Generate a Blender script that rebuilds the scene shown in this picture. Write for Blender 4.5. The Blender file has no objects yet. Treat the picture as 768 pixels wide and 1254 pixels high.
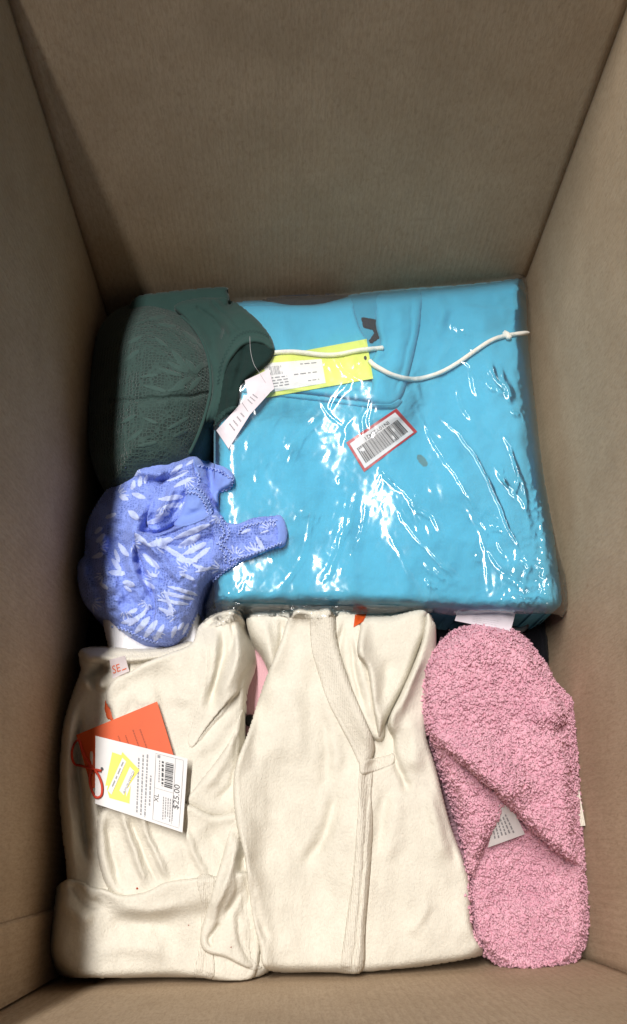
import bpy, math, random
import numpy as np
from mathutils import Vector, Matrix

# ---------------------------------------------------------------- camera, light, exposure
F, CX, CY = 900.0, 384.0, 627.0          # focal length and centre in photograph pixels
CAM = np.array([0.0, 0.0, 0.60])         # metres above the top of the clothes
VP = (352.0, 1045.0)                     # where straight down lands
YAW = math.radians(2.0)

def _n(v): v = np.array(v, float); return v/np.linalg.norm(v)
down = _n([(VP[0]-CX)/F, -(VP[1]-CY)/F, -1.0])
zc = -down
xa = _n([math.cos(YAW), math.sin(YAW), 0.0]); xc = _n(xa - zc*np.dot(xa, zc)); yc = np.cross(zc, xc)
M = np.array([xc, yc, zc])               # world = M @ camera

sc = bpy.context.scene
COL = sc.collection
cd = bpy.data.cameras.new("Camera"); cam = bpy.data.objects.new("Camera", cd); COL.objects.link(cam)
cd.sensor_fit = 'VERTICAL'; cd.sensor_height = 36.0; cd.lens = 36.0*F/1254.0
cd.clip_start = 0.01; cd.clip_end = 50
cam.matrix_world = Matrix([[M[0][0], M[0][1], M[0][2], CAM[0]], [M[1][0], M[1][1], M[1][2], CAM[1]],
                           [M[2][0], M[2][1], M[2][2], CAM[2]], [0, 0, 0, 1]])
sc.camera = cam
world = bpy.data.worlds.new("World"); sc.world = world; world.use_nodes = True
bg = world.node_tree.nodes['Background']; bg.inputs['Color'].default_value = (0.93, 0.96, 1.0, 1); bg.inputs['Strength'].default_value = 0.045

def area(name, loc, sx, sy, power, col, target=(0.0, 0.25, 0.0)):
    l = bpy.data.lights.new(name, 'AREA'); l.shape = 'RECTANGLE'; l.size = sx; l.size_y = sy
    l.energy = power; l.color = col
    o = bpy.data.objects.new(name, l); COL.objects.link(o); o.location = loc
    return o
area("ceiling_lamp", (-0.475, 0.82, 2.3), 0.082, 1.8, 91.0, (1.0, 0.965, 0.91))
sc.view_settings.view_transform = 'Standard'; sc.view_settings.look = 'None'
sc.view_settings.exposure = 0.10; sc.view_settings.gamma = 1.0
sc.render.engine = 'CYCLES'

def P(u, v, z):
    """point at height z seen at photograph pixel u, v (arrays welcome)"""
    u = np.asarray(u, float); v = np.asarray(v, float); z = np.asarray(z, float)
    d = np.stack([(u-CX)/F, -(v-CY)/F, -np.ones_like(u)], -1) @ M.T
    t = (z-CAM[2])/d[..., 2]
    return CAM + d*t[..., None]
PX = 0.00070                              # metres per pixel at the clothes, roughly

# ---------------------------------------------------------------- numpy helpers
rng = np.random.default_rng(7); random.seed(7)
def perlin(x, y, seed=0):
    r = np.random.default_rng(seed); T = r.random((256, 256))*2*np.pi
    xi = np.floor(x).astype(int); yi = np.floor(y).astype(int); xf = x-xi; yf = y-yi
    def g(ix, iy, dx, dy):
        a = T[ix % 256, iy % 256]; return np.cos(a)*dx+np.sin(a)*dy
    s = xf*xf*xf*(xf*(xf*6-15)+10); t = yf*yf*yf*(yf*(yf*6-15)+10)
    a = g(xi, yi, xf, yf); b = g(xi+1, yi, xf-1, yf); c = g(xi, yi+1, xf, yf-1); d = g(xi+1, yi+1, xf-1, yf-1)
    return (a*(1-s)+b*s)*(1-t)+(c*(1-s)+d*s)*t
def fbm(x, y, sc_, octv=4, seed=0, gain=0.5):
    o = 0; a = 1.0; f = 1.0/sc_
    for i in range(octv):
        o = o+a*perlin(x*f+17.3*i, y*f+5.1*i, seed+i); a *= gain; f *= 2.03
    return o
def worley(x, y, s, seed=0):
    r = np.random.default_rng(seed); J = r.random((128, 128, 2))
    x = x/s; y = y/s; xi = np.floor(x).astype(int); yi = np.floor(y).astype(int); best = np.full(x.shape, 9.0)
    for dx in (-1, 0, 1):
        for dy in (-1, 0, 1):
            j = J[(xi+dx) % 128, (yi+dy) % 128]
            best = np.minimum(best, (xi+dx+j[..., 0]-x)**2+(yi+dy+j[..., 1]-y)**2)
    return np.sqrt(best)
def blur(A, s):
    if s <= 0: return A
    k = np.arange(-int(3*s), int(3*s)+1); w = np.exp(-k*k/(2*s*s)); w /= w.sum()
    p = len(k)//2
    B = np.pad(A, ((p, p), (0, 0)), mode='edge')
    B = sum(w[i]*B[i:i+A.shape[0]] for i in range(len(k)))
    B = np.pad(B, ((0, 0), (p, p)), mode='edge')
    return sum(w[i]*B[:, i:i+A.shape[1]] for i in range(len(k)))
def smooth(pts, closed=True, n=6):
    p = np.array(pts, float); N = len(p); out = []
    for i in range(N if closed else N-1):
        if closed: a, b, c, d = p[(i-1) % N], p[i], p[(i+1) % N], p[(i+2) % N]
        else: a, b, c, d = p[max(i-1, 0)], p[i], p[i+1], p[min(i+2, N-1)]
        for t in np.arange(n)/n:
            out.append(0.5*((2*b)+(-a+c)*t+(2*a-5*b+4*c-d)*t*t+(-a+3*b-3*c+d)*t**3))
    if not closed: out.append(p[-1])
    return np.array(out)
def seg_dist(X, Y, poly, closed):
    """distance, nearest point, signed side, parameter 0..1 along"""
    n = len(poly); best = np.full(X.shape, 1e9); nx = np.zeros_like(X); ny = np.zeros_like(X)
    side = np.zeros_like(X); par = np.zeros_like(X)
    m = n if closed else n-1
    L = [np.hypot(*(poly[(i+1) % n]-poly[i])) for i in range(m)]; tot = sum(L)+1e-9; acc = 0
    for i in range(m):
        a = poly[i]; b = poly[(i+1) % n]; d = b-a; l2 = d@d+1e-12
        t = np.clip(((X-a[0])*d[0]+(Y-a[1])*d[1])/l2, 0, 1)
        px = a[0]+t*d[0]; py = a[1]+t*d[1]; q = (X-px)**2+(Y-py)**2
        k = q < best
        best = np.where(k, q, best); nx = np.where(k, px, nx); ny = np.where(k, py, ny)
        side = np.where(k, np.sign(d[0]*(Y-a[1])-d[1]*(X-a[0])), side)
        par = np.where(k, (acc+t*L[i])/tot, par); acc += L[i]
    return np.sqrt(best), nx, ny, side, par
def inside(X, Y, poly):
    c = np.zeros(X.shape, bool); n = len(poly); j = n-1
    for i in range(n):
        xi, yi = poly[i]; xj, yj = poly[j]
        if yi != yj:
            c ^= ((yi > Y) != (yj > Y)) & (X < (xj-xi)*(Y-yi)/(yj-yi)+xi)
        j = i
    return c
def samp(A, u, v, u0=0, v0=0):
    x = np.clip(np.asarray(u, float)-u0, 0, A.shape[1]-1.001); y = np.clip(np.asarray(v, float)-v0, 0, A.shape[0]-1.001)
    xi = x.astype(int); yi = y.astype(int); a = x-xi; b = y-yi
    return (A[yi, xi]*(1-a)+A[yi, xi+1]*a)*(1-b)+(A[yi+1, xi]*(1-a)+A[yi+1, xi+1]*a)*b

FLOOR = -0.13
G = np.full((1300, 800), FLOOR+0.002)     # running height of the heap, one value per photograph pixel

# fold kinds: ridge, tent, lap (one side lies over the other); a lap's raised side is the right-hand side of travel in the picture
FA = 1.0; FW = 1.0; NA = 1.0; NS = 1.0
def add_folds(Z, U, V, folds):
    for f in folds:
        pts, w, amp, kind = f[:4]; amp = amp*(FA if kind != 'lap' else FA*1.5); w = w*(FW if w > 2.7 else 1); tap = f[4] if len(f) > 4 else 0.25
        pl = smooth(pts, False, 5); m = 4.5*w+3
        u0, v0 = U[0, 0], V[0, 0]
        a0 = int(max(pl[:, 1].min()-m-v0, 0)); a1 = int(min(pl[:, 1].max()+m-v0, Z.shape[0])); b0 = int(max(pl[:, 0].min()-m-u0, 0)); b1 = int(min(pl[:, 0].max()+m-u0, Z.shape[1]))
        if a1 <= a0 or b1 <= b0: continue
        X = U[a0:a1, b0:b1]; Y = V[a0:a1, b0:b1]
        wx = X+2.2*fbm(X, Y, 22, 2, 91); wy = Y+2.2*fbm(X, Y, 22, 2, 95)
        d, _, _, s, p = seg_dist(wx, wy, pl, False)
        e = np.clip(np.minimum(p, 1-p)/max(tap, 1e-3), 0, 1); e = e*e*(3-2*e)
        if kind == 'ridge': h = np.exp(-(d/w)**2)
        elif kind == 'tent': h = np.clip(1-d/w, 0, 1)**1.3
        else: h = 0.5*np.tanh(s*d/1.3)*np.exp(-d/w)
        Z[a0:a1, b0:b1] += amp*h*e
    return Z

# ---------------------------------------------------------------- object helpers
def tag(o, label=None, cat=None, group=None, kind=None):
    if label: o['label'] = label
    if cat: o['category'] = cat
    if group: o['group'] = group
    if kind: o['kind'] = kind
    return o
def empty(name, loc, label, cat, group=None):
    o = bpy.data.objects.new(name, None); COL.objects.link(o); o.location = Vector([float(c) for c in loc]); o.empty_display_size = 0.03
    bpy.context.view_layer.update()
    return tag(o, label, cat, group)
def worldloc(o):
    v = Vector((0, 0, 0))
    while o is not None: v = v+o.location; o = o.parent
    return np.array(v)
def mesh_obj(name, verts, faces, mat, parent=None, smooth_=True, attr=None, origin=None):
    """faces: one int array (n,3|4) or a list of such arrays"""
    verts = np.asarray(verts, float)
    if parent is not None: off = worldloc(parent)
    else: off = np.array(origin if origin is not None else [verts[:, 0].mean(), verts[:, 1].mean(), verts[:, 2].min()])
    fl = faces if isinstance(faces, list) else [faces]
    fl = [np.asarray(f, int) for f in fl if len(f)]
    me = bpy.data.meshes.new(name)
    me.vertices.add(len(verts)); me.vertices.foreach_set('co', (verts-off).astype(np.float32).ravel())
    loops = np.concatenate([f.ravel() for f in fl]); tot = np.concatenate([np.full(len(f), f.shape[1]) for f in fl])
    me.loops.add(len(loops)); me.loops.foreach_set('vertex_index', loops.astype(np.int32))
    me.polygons.add(len(tot)); st = np.concatenate([[0], np.cumsum(tot)[:-1]])
    me.polygons.foreach_set('loop_start', st.astype(np.int32))
    me.update(calc_edges=True); me.validate()
    me.polygons.foreach_set('use_smooth', [smooth_]*len(me.polygons))
    if attr:
        for k, a in attr.items():
            at = me.attributes.new(k, 'FLOAT', 'POINT'); at.data.foreach_set('value', np.asarray(a, np.float32))
    me.materials.append(mat)
    o = bpy.data.objects.new(name, me); COL.objects.link(o)
    if parent is not None: o.parent = parent
    else: o.location = Vector([float(c) for c in off])
    return o

def over(r=12, s=8, drop=0.0):
    """base that carries on level past the edge of what lies below"""
    def f(U, V, Gl):
        u0, v0 = int(U[0, 0]), int(V[0, 0]); u1, v1 = int(U[0, -1])+1, int(V[-1, 0])+1; q = r+3*s
        a0 = max(v0-q, 0); b0 = max(u0-q, 0); A = G[a0:v1+q, b0:u1+q].copy()
        for k in range(0, r, 2): A = np.maximum.reduce([A, np.roll(A, 2, 0), np.roll(A, -2, 0), np.roll(A, 2, 1), np.roll(A, -2, 1)])
        A = blur(A, s); return samp(A, U, V, b0, a0)-drop
    return f
def in_box(v):
    """push points that would pass through a wall back against its inner face"""
    v = v.copy(); c0, c1 = -.1, .28
    for a, b, bow in (('FL', 'FR', 0), ('FR', 'BR', .006), ('BR', 'BL', .0015), ('BL', 'FL', .001)):
        t = (v[:, 2:3]-c0)/(c1-c0); A = corner(a, c0)*(1-t)+corner(a, c1)*t; B = corner(b, c0)*(1-t)+corner(b, c1)*t
        d = (B-A)[:, :2]; L = np.linalg.norm(d, axis=1); d = d/L[:, None]; n = np.stack([-d[:, 1], d[:, 0]], 1)   # inward for this order
        w = v[:, :2]-A[:, :2]; s = np.clip((w*d).sum(1)/L, 0, 1); dist = (w*n).sum(1)+bow*np.sin(np.pi*s)
        push = np.clip(.0012-dist, 0, None); v[:, :2] += n*push[:, None]
    return v
def layer(name, outline, mat, parent=None, thick=0.004, R=6, folds=(), noise=(), sigma=6, base=None, step=1.6,
          sharp=False, mask=None, gap=0.0006, extra=None, skirt=True, power=0.5, update=True, down=0.02, clamp=True, build=True, micro=None):
    """a piece of cloth, card or film lying on the heap: outline in photograph pixels, laid on the running height G"""
    global G
    poly = np.array(outline, float) if sharp else smooth(outline)
    pad = 4
    u0 = int(max(poly[:, 0].min()-pad, 0)); u1 = int(min(poly[:, 0].max()+pad, G.shape[1]-1)); v0 = int(max(poly[:, 1].min()-pad, 0)); v1 = int(min(poly[:, 1].max()+pad, G.shape[0]-1))
    U, V = np.meshgrid(np.arange(u0, u1+1, dtype=float), np.arange(v0, v1+1, dtype=float))
    d, nx, ny, _, _ = seg_dist(U, V, poly, True); ins = inside(U, V, poly); s = np.where(ins, d, 0.0)
    Gl = G[v0:v1+1, u0:u1+1]
    if base is None:
        q = int(3*sigma)+2; a0 = max(v0-q, 0); b0 = max(u0-q, 0)
        B = blur(G[a0:v1+1+q, b0:u1+1+q], sigma)[v0-a0:v0-a0+U.shape[0], u0-b0:u0-b0+U.shape[1]]
    elif base == 'plane':
        A = np.stack([U[ins], V[ins], np.ones(ins.sum())], 1); c, *_ = np.linalg.lstsq(A, Gl[ins], rcond=None)
        B = c[0]*U+c[1]*V+c[2]; B = B+np.percentile((Gl-B)[ins], 99.5)
    elif callable(base): B = base(U, V, Gl)
    else: B = np.full(U.shape, float(base))
    t = np.clip(s/R, 0, 1); prof = (1-(1-t)**2)**power
    Z = B+thick*prof
    Z = add_folds(Z, U, V, folds)
    for (sc_, amp, seed) in noise: Z = Z+amp*NA*fbm(U, V*NS, sc_, 3, seed)*np.clip(s/10, 0.15, 1)
    if extra is not None: Z = Z+extra(U, V, s)
    if clamp: Z = np.maximum(Z, Gl+gap)
    G0 = Gl.copy()
    if update: G[v0:v1+1, u0:u1+1] = np.where(ins, Z, Gl)
    if not build: return None
    # mesh
    gu = np.arange(u0, u1, step); gv = np.arange(v0, v1, step); X, Y = np.meshgrid(gu, gv)
    d, nx, ny, _, _ = seg_dist(X, Y, poly, True); ins2 = inside(X, Y, poly); sd = np.where(ins2, d, -d)
    keep = sd > -step*0.75
    snap = keep & (sd < step*0.3)
    X2 = np.where(snap, nx, X); Y2 = np.where(snap, ny, Y)
    c = (sd[:-1, :-1]+sd[1:, :-1]+sd[:-1, 1:]+sd[1:, 1:])/4
    ok = keep[:-1, :-1] & keep[1:, :-1] & keep[:-1, 1:] & keep[1:, 1:] & (c > 0)
    idx = np.full(X.shape, -1); used = np.zeros(X.shape, bool)
    used[:-1, :-1] |= ok; used[1:, :-1] |= ok; used[:-1, 1:] |= ok; used[1:, 1:] |= ok
    idx[used] = np.arange(used.sum())
    uu = X2[used]; vv = Y2[used]; zz = samp(Z, uu, vv, u0, v0)
    if micro is not None: zz = zz+micro(uu, vv)*np.clip(sd[used]/3, 0, 1)
    verts = P(uu, vv, zz)
    a = idx[:-1, :-1][ok]; b = idx[:-1, 1:][ok]; cc = idx[1:, 1:][ok]; dd = idx[1:, :-1][ok]
    faces = np.stack([a, dd, cc, b], 1)
    attr = {'m': mask(uu, vv)} if mask is not None else None
    if skirt:
        e = np.concatenate([faces[:, [0, 1]], faces[:, [1, 2]], faces[:, [2, 3]], faces[:, [3, 0]]])
        key = np.minimum(e[:, 0], e[:, 1])*10**7+np.maximum(e[:, 0], e[:, 1])
        un, inv, cnt = np.unique(key, return_inverse=True, return_counts=True)
        be = e[cnt[inv] == 1]; bv = np.unique(be); mp = np.full(len(verts), -1); mp[bv] = np.arange(len(bv))+len(verts)
        lo = verts[bv].copy(); g = samp(G0, uu[bv], vv[bv], u0, v0)
        lo[:, 2] = np.maximum(np.minimum(lo[:, 2]-0.001, g-0.0015), lo[:, 2]-max(down, thick*1.2))
        verts = np.concatenate([verts, lo])
        faces = np.concatenate([faces, np.stack([be[:, 1], be[:, 0], mp[be[:, 0]], mp[be[:, 1]]], 1)])
        if attr: attr = {'m': np.concatenate([attr['m'], attr['m'][bv]])}
    return mesh_obj(name, in_box(verts), faces, mat, parent, attr=attr)

def card(name, quads, mat, parent=None, mode='drape', th=.0005, sigma=2.0, lift=.0004, z=None, curl=0.0, n=14):
    """thin stiff card or sticker made of joined quads (pixel corners), exact straight edges"""
    global G
    if np.array(quads).ndim == 2: quads = [quads]
    allp = np.array(quads, float).reshape(-1, 2)
    u0, v0 = (allp.min(0)-2).astype(int); u1, v1 = (allp.max(0)+3).astype(int)
    U, V = np.meshgrid(np.arange(u0, u1, dtype=float), np.arange(v0, v1, dtype=float))
    ins = np.zeros(U.shape, bool)
    for q in quads: ins |= inside(U, V, np.array(q, float))
    Gl = G[v0:v1, u0:u1]
    if mode == 'plane':
        A = np.stack([U[ins], V[ins], np.ones(ins.sum())], 1); c, *_ = np.linalg.lstsq(A, Gl[ins], rcond=None)
        B = c[0]*U+c[1]*V+c[2]; B = B+np.percentile((Gl-B)[ins], 97)+lift
        if curl: cc = allp.mean(0); B = B+curl*(((U-cc[0])**2+(V-cc[1])**2)/2500.0)
        B = np.where(B > Gl+.0002, B, Gl+.0002)
    elif mode == 'z': B = np.full(U.shape, z)
    else: B = np.maximum(blur(G[v0-20:v1+20, u0-20:u1+20], sigma)[20:-20, 20:-20]+lift, Gl+lift*.7) if sigma > 0 else Gl+lift
    B = blur(B, 1.0)
    vs = []; fs = []; k0 = 0; g = np.linspace(0, 1, n); S, T = np.meshgrid(g, g); ii, jj = np.meshgrid(np.arange(n-1), np.arange(n-1), indexing='ij'); qi = (ii*n+jj).ravel()
    for q in quads:
        p = quadmap(q)(S.ravel(), T.ravel()); zz = samp(B, p[:, 0], p[:, 1], u0, v0); t = P(p[:, 0], p[:, 1], zz); b = t-np.array([0, 0, th]); N = n*n
        vs += [t, b]; f = np.stack([qi, qi+n, qi+n+1, qi+1], 1)
        if np.cross(t[n]-t[0], t[1]-t[0])[2] < 0: f = f[:, ::-1]
        fs += [f+k0, f[:, ::-1]+k0+N]
        e = [(k, k+1) for k in range(n-1)]+[(k*n+n-1, k*n+2*n-1) for k in range(n-1)]+[(n*n-1-k, n*n-2-k) for k in range(n-1)]+[((n-1-k)*n, (n-2-k)*n) for k in range(n-1)]
        fs.append(np.array([[a+k0, b_+k0, b_+k0+N, a+k0+N] for a, b_ in e])); k0 += 2*N
    G[v0:v1, u0:u1] = np.where(ins, np.maximum(B, Gl), Gl)
    return mesh_obj(name, np.concatenate(vs), fs, mat, parent, smooth_=False)

def tube(name, pts, r, mat, parent=None, lift=0.0, n=6, sides=8, closed=False, zs=None, taper=False):
    p = smooth(pts, closed, n); z = samp(G, p[:, 0], p[:, 1])
    k = np.ones(5)/5; zp = np.pad(z, 2, mode='edge'); z = np.maximum(np.convolve(zp, k, 'valid'), z)+r+lift
    if zs is not None:
        z = np.interp(np.linspace(0, 1, len(p)), np.linspace(0, 1, len(zs)), zs)
    c = P(p[:, 0], p[:, 1], z); N = len(c)
    t = np.gradient(c, axis=0)
    if closed: t = np.roll(c, -1, 0)-np.roll(c, 1, 0)
    t /= np.linalg.norm(t, axis=1)[:, None]+1e-12
    up = np.array([0, 0, 1.0]); s = np.cross(t, up); s /= np.linalg.norm(s, axis=1)[:, None]+1e-9; w = np.cross(s, t)
    rr = np.full(N, r)
    if taper: rr = r*np.clip(np.minimum(np.arange(N), N-1-np.arange(N))/1.5+0.35, 0, 1)
    a = np.linspace(0, 2*np.pi, sides, endpoint=False)
    v = c[:, None]+rr[:, None, None]*(np.cos(a)[None, :, None]*s[:, None]+np.sin(a)[None, :, None]*w[:, None])
    i = np.arange(N if closed else N-1)[:, None]; j = np.arange(sides)[None]
    f = np.stack([i*sides+j, ((i+1) % N)*sides+j, ((i+1) % N)*sides+(j+1) % sides, i*sides+(j+1) % sides], -1).reshape(-1, 4)
    v = v.reshape(-1, 3); fl = [f]
    if not closed:
        v = np.concatenate([v, c[:1]-t[:1]*r*.3, c[-1:]+t[-1:]*r*.3]); a0 = len(v)-2; jj = np.arange(sides)
        fl.append(np.concatenate([np.stack([np.full(sides, a0), jj, (jj+1) % sides], 1), np.stack([np.full(sides, a0+1), (N-1)*sides+(jj+1) % sides, (N-1)*sides+jj], 1)]))
    return mesh_obj(name, v, fl, mat, parent)

# flat print laid on a tag: shapes in tag coordinates (0..1 across, 0..1 down) over a quad of pixels
def quadmap(q):
    q = np.array(q, float)
    def m(s, t):
        s = np.asarray(s)[:, None]; t = np.asarray(t)[:, None]
        return q[0]*(1-s)*(1-t)+q[1]*s*(1-t)+q[2]*s*t+q[3]*(1-s)*t
    return m
def print_on(name, q, shapes, mat, parent, eps=0.00025):
    """shapes: list of polygons (k,2); fans"""
    m = quadmap(q); vs = []; tris = []; n = 0
    for sh in shapes:
        if isinstance(sh, tuple): v, f = sh
        else:
            v = np.array(sh, float); f = np.array([[0, i, i+1] for i in range(1, len(v)-1)])
        if not len(f): continue
        p = m(v[:, 0], v[:, 1]); z = samp(G, p[:, 0], p[:, 1])+eps
        vs.append(P(p[:, 0], p[:, 1], z)); tris.append(f+n); n += len(v)
    V_ = np.concatenate(vs); T = np.concatenate(tris)
    # keep the faces turned up
    nz = np.cross(V_[T[:, 1]]-V_[T[:, 0]], V_[T[:, 2]]-V_[T[:, 0]])[:, 2]; T[nz < 0] = T[nz < 0][:, ::-1]
    return mesh_obj(name, V_, T, mat, parent, smooth_=False)
def rect(x, y, w, h): return [(x, y), (x+w, y), (x+w, y+h), (x, y+h)]
def text_shape(txt, org, xdir, size, ydir):
    """text as triangles: org = baseline start, xdir = reading direction, ydir = towards the top of the letters (tag coords per unit size)"""
    cu = bpy.data.curves.new('t', 'FONT'); cu.body = txt; cu.size = 1.0; cu.resolution_u = 3
    ob = bpy.data.objects.new('t', cu); COL.objects.link(ob); bpy.context.view_layer.update()
    dg = bpy.context.evaluated_depsgraph_get(); me = ob.evaluated_get(dg).to_mesh(); me.calc_loop_triangles()
    v = np.array([list(x.co) for x in me.vertices]).reshape(-1, 3); f = np.array([list(t.vertices) for t in me.loop_triangles]).reshape(-1, 3)
    ob.evaluated_get(dg).to_mesh_clear(); bpy.data.objects.remove(ob); bpy.data.curves.remove(cu)
    xd = np.array(xdir, float)*size; yd = np.array(ydir, float)*size
    p = np.array(org, float)+v[:, :1]*xd+v[:, 1:2]*yd
    return (p, f)
def words(x0, y0, x1, y1, h, seed, dens=0.85):
    """a line of print too small to read: word-length strokes from (x0,y0) to (x1,y1) in tag coords"""
    r = random.Random(seed); out = []; L = math.hypot(x1-x0, y1-y0); dx, dy = (x1-x0)/L, (y1-y0)/L; p = 0
    while p < L:
        w = min(r.uniform(1.2, 3.4)*h, L-p)
        a = (x0+dx*p, y0+dy*p); b = (x0+dx*(p+w), y0+dy*(p+w)); o = (-dy*h*.5, dx*h*.5)
        out.append([(a[0]-o[0], a[1]-o[1]), (b[0]-o[0], b[1]-o[1]), (b[0]+o[0], b[1]+o[1]), (a[0]+o[0], a[1]+o[1])]); p += w+h*.8
    return out

# ---------------------------------------------------------------- materials
def newmat(name):
    m = bpy.data.materials.new(name); m.use_nodes = True; nt = m.node_tree; return m, nt, nt.nodes['Principled BSDF']
def coords(nt, scale=(1, 1, 1), rot=(0, 0, 0)):
    tc = nt.nodes.new('ShaderNodeTexCoord'); mp = nt.nodes.new('ShaderNodeMapping'); nt.links.new(tc.outputs['Object'], mp.inputs[0])
    mp.inputs['Scale'].default_value = scale; mp.inputs['Rotation'].default_value = rot; return mp.outputs[0]
def noise_n(nt, vec, s, det=3, rough=.55):
    n = nt.nodes.new('ShaderNodeTexNoise'); nt.links.new(vec, n.inputs['Vector']); n.inputs['Scale'].default_value = s
    n.inputs['Detail'].default_value = det; n.inputs['Roughness'].default_value = rough; return n.outputs['Fac']
def math_n(nt, op, a, b=None, clamp=False):
    n = nt.nodes.new('ShaderNodeMath'); n.operation = op; n.use_clamp = clamp
    for i, x in enumerate((a, b)):
        if x is None: continue
        if isinstance(x, (int, float)): n.inputs[i].default_value = x
        else: nt.links.new(x, n.inputs[i])
    return n.outputs[0]
def mix_n(nt, fac, a, b):
    n = nt.nodes.new('ShaderNodeMix'); n.data_type = 'RGBA'
    for i, x in ((0, fac), (6, a), (7, b)):
        if isinstance(x, (int, float)): n.inputs[i].default_value = x
        elif isinstance(x, tuple): n.inputs[i].default_value = (*x[:3], 1)
        else: nt.links.new(x, n.inputs[i])
    return n.outputs[2]
def ramp_n(nt, x, lo, hi):
    n = nt.nodes.new('ShaderNodeMapRange'); nt.links.new(x, n.inputs[0]); n.inputs[1].default_value = lo; n.inputs[2].default_value = hi; n.clamp = True; return n.outputs[0]
def bump_n(nt, h, bs, dist, strength=1.0):
    b = nt.nodes.new('ShaderNodeBump'); nt.links.new(h, b.inputs['Height']); b.inputs['Distance'].default_value = dist; b.inputs['Strength'].default_value = strength
    nt.links.new(b.outputs[0], bs.inputs['Normal'])
def knit(name, col, dark=0.9, rib=1500, dist=0.00025, sheen=0.25, fleck=None, rot=0.0, wear=0.06, wv=0.5):
    m, nt, bs = newmat(name); bs.inputs['Roughness'].default_value = 0.92; bs.inputs['Specular IOR Level'].default_value = 0.08
    bs.inputs['Sheen Weight'].default_value = sheen; bs.inputs['Sheen Roughness'].default_value = 0.5
    v = coords(nt, rot=(0, 0, rot)); w = nt.nodes.new('ShaderNodeTexWave'); w.bands_direction = 'X'; nt.links.new(v, w.inputs['Vector'])
    w.inputs['Scale'].default_value = rib/6.28/1.6; w.inputs['Distortion'].default_value = 3.5; w.inputs['Detail'].default_value = 2; w.inputs['Detail Scale'].default_value = 1.3
    v2 = coords(nt, (1, 0.35, 1), (0, 0, rot)); f = noise_n(nt, v2, 1400, 3, .7); b = noise_n(nt, v, 60, 4, .6); fz = noise_n(nt, v, 520, 3, .6)
    h = math_n(nt, 'ADD', math_n(nt, 'MULTIPLY', w.outputs['Fac'], wv), math_n(nt, 'ADD', math_n(nt, 'MULTIPLY', f, 0.9), math_n(nt, 'MULTIPLY', fz, 1.3)))
    c = mix_n(nt, ramp_n(nt, b, .3, .75), tuple(x*(1-wear) for x in col), col)
    c = mix_n(nt, math_n(nt, 'MULTIPLY', ramp_n(nt, h, .7, 1.7), 1-dark), c, tuple(x*.55 for x in col))
    nt.links.new(c, bs.inputs['Base Color']); bump_n(nt, h, bs, dist)
    return m
def plain(name, col, rough=.5, spec=.5, bs_=0, bdist=.0002, metal=0):
    m, nt, bs = newmat(name); bs.inputs['Roughness'].default_value = rough; bs.inputs['Specular IOR Level'].default_value = spec; bs.inputs['Metallic'].default_value = metal
    v = coords(nt); n = noise_n(nt, v, 90, 4); c = mix_n(nt, ramp_n(nt, n, .3, .7), tuple(x*.93 for x in col), col); nt.links.new(c, bs.inputs['Base Color'])
    if bs_: bump_n(nt, noise_n(nt, v, bs_, 3), bs, bdist)
    return m

# cardboard: fine fibres, faint flute lines along u
def cardboard(name, axis, flute=0.0058):
    m, nt, bs = newmat(name); bs.inputs['Roughness'].default_value = .78; bs.inputs['Specular IOR Level'].default_value = .25
    v = coords(nt); w = nt.nodes.new('ShaderNodeTexWave'); w.bands_direction = axis; nt.links.new(v, w.inputs['Vector'])
    w.inputs['Scale'].default_value = 2*math.pi/flute/20.0; w.inputs['Distortion'].default_value = 0.25; w.inputs['Detail'].default_value = 1
    fi = noise_n(nt, coords(nt, (1, 1, .25)), 700, 4, .7); fl = noise_n(nt, v, 22, 5, .65); spots = noise_n(nt, v, 260, 2, .5)
    big = noise_n(nt, v, 5, 3, .5)
    c = mix_n(nt, ramp_n(nt, fl, .3, .7), (.405, .302, .203), (.478, .364, .252))
    c = mix_n(nt, math_n(nt, 'MULTIPLY', ramp_n(nt, fi, .42, .68), .45), c, (.26, .175, .105))
    c = mix_n(nt, math_n(nt, 'MULTIPLY', ramp_n(nt, spots, .62, .70), .22), c, (.22, .14, .08))
    patch = ramp_n(nt, big, .40, .62)
    c = mix_n(nt, math_n(nt, 'MULTIPLY', math_n(nt, 'MULTIPLY', ramp_n(nt, w.outputs['Fac'], .75, 1), .10), patch), c, (.2, .13, .08))
    nt.links.new(c, bs.inputs['Base Color'])
    h = math_n(nt, 'ADD', math_n(nt, 'MULTIPLY', w.outputs['Fac'], math_n(nt, 'ADD', math_n(nt, 'MULTIPLY', patch, .32), .03)), math_n(nt, 'MULTIPLY', fi, .6))
    bump_n(nt, h, bs, .0004)
    return m
M_card_x = cardboard('cardboard_x', 'X'); M_card_y = cardboard('cardboard_y', 'Y')
M_edge = plain('cardboard_edge', (.30, .20, .12), .9, .1, 900, .0006)
M_cream = knit('cream_cotton', (.80, .755, .66), dark=.70, sheen=.0, rib=3600, dist=.00045, wear=.12, wv=.22)
M_cream2 = knit('cream_rib', (.79, .74, .645), dark=.72, sheen=.0, rib=2400, dist=.0006, wv=.4)
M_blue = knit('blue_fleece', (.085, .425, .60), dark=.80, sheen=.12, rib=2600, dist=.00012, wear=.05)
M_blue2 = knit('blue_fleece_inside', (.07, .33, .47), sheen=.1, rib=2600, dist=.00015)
M_black = knit('black_cloth', (.010, .010, .013), sheen=.03, rib=1500)
M_grey = knit('charcoal_cloth', (.035, .035, .042), sheen=.05)
M_pinkc = knit('pink_cloth', (.62, .36, .40), sheen=.1)
M_whitec = knit('white_cloth', (.80, .79, .82), sheen=.1)
M_cord = knit('cord_white', (.82, .80, .74), rib=2500, dist=.0004)
M_card_w = plain('white_card', (.70, .69, .70), .55, .35, 1200, .00004)
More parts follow.
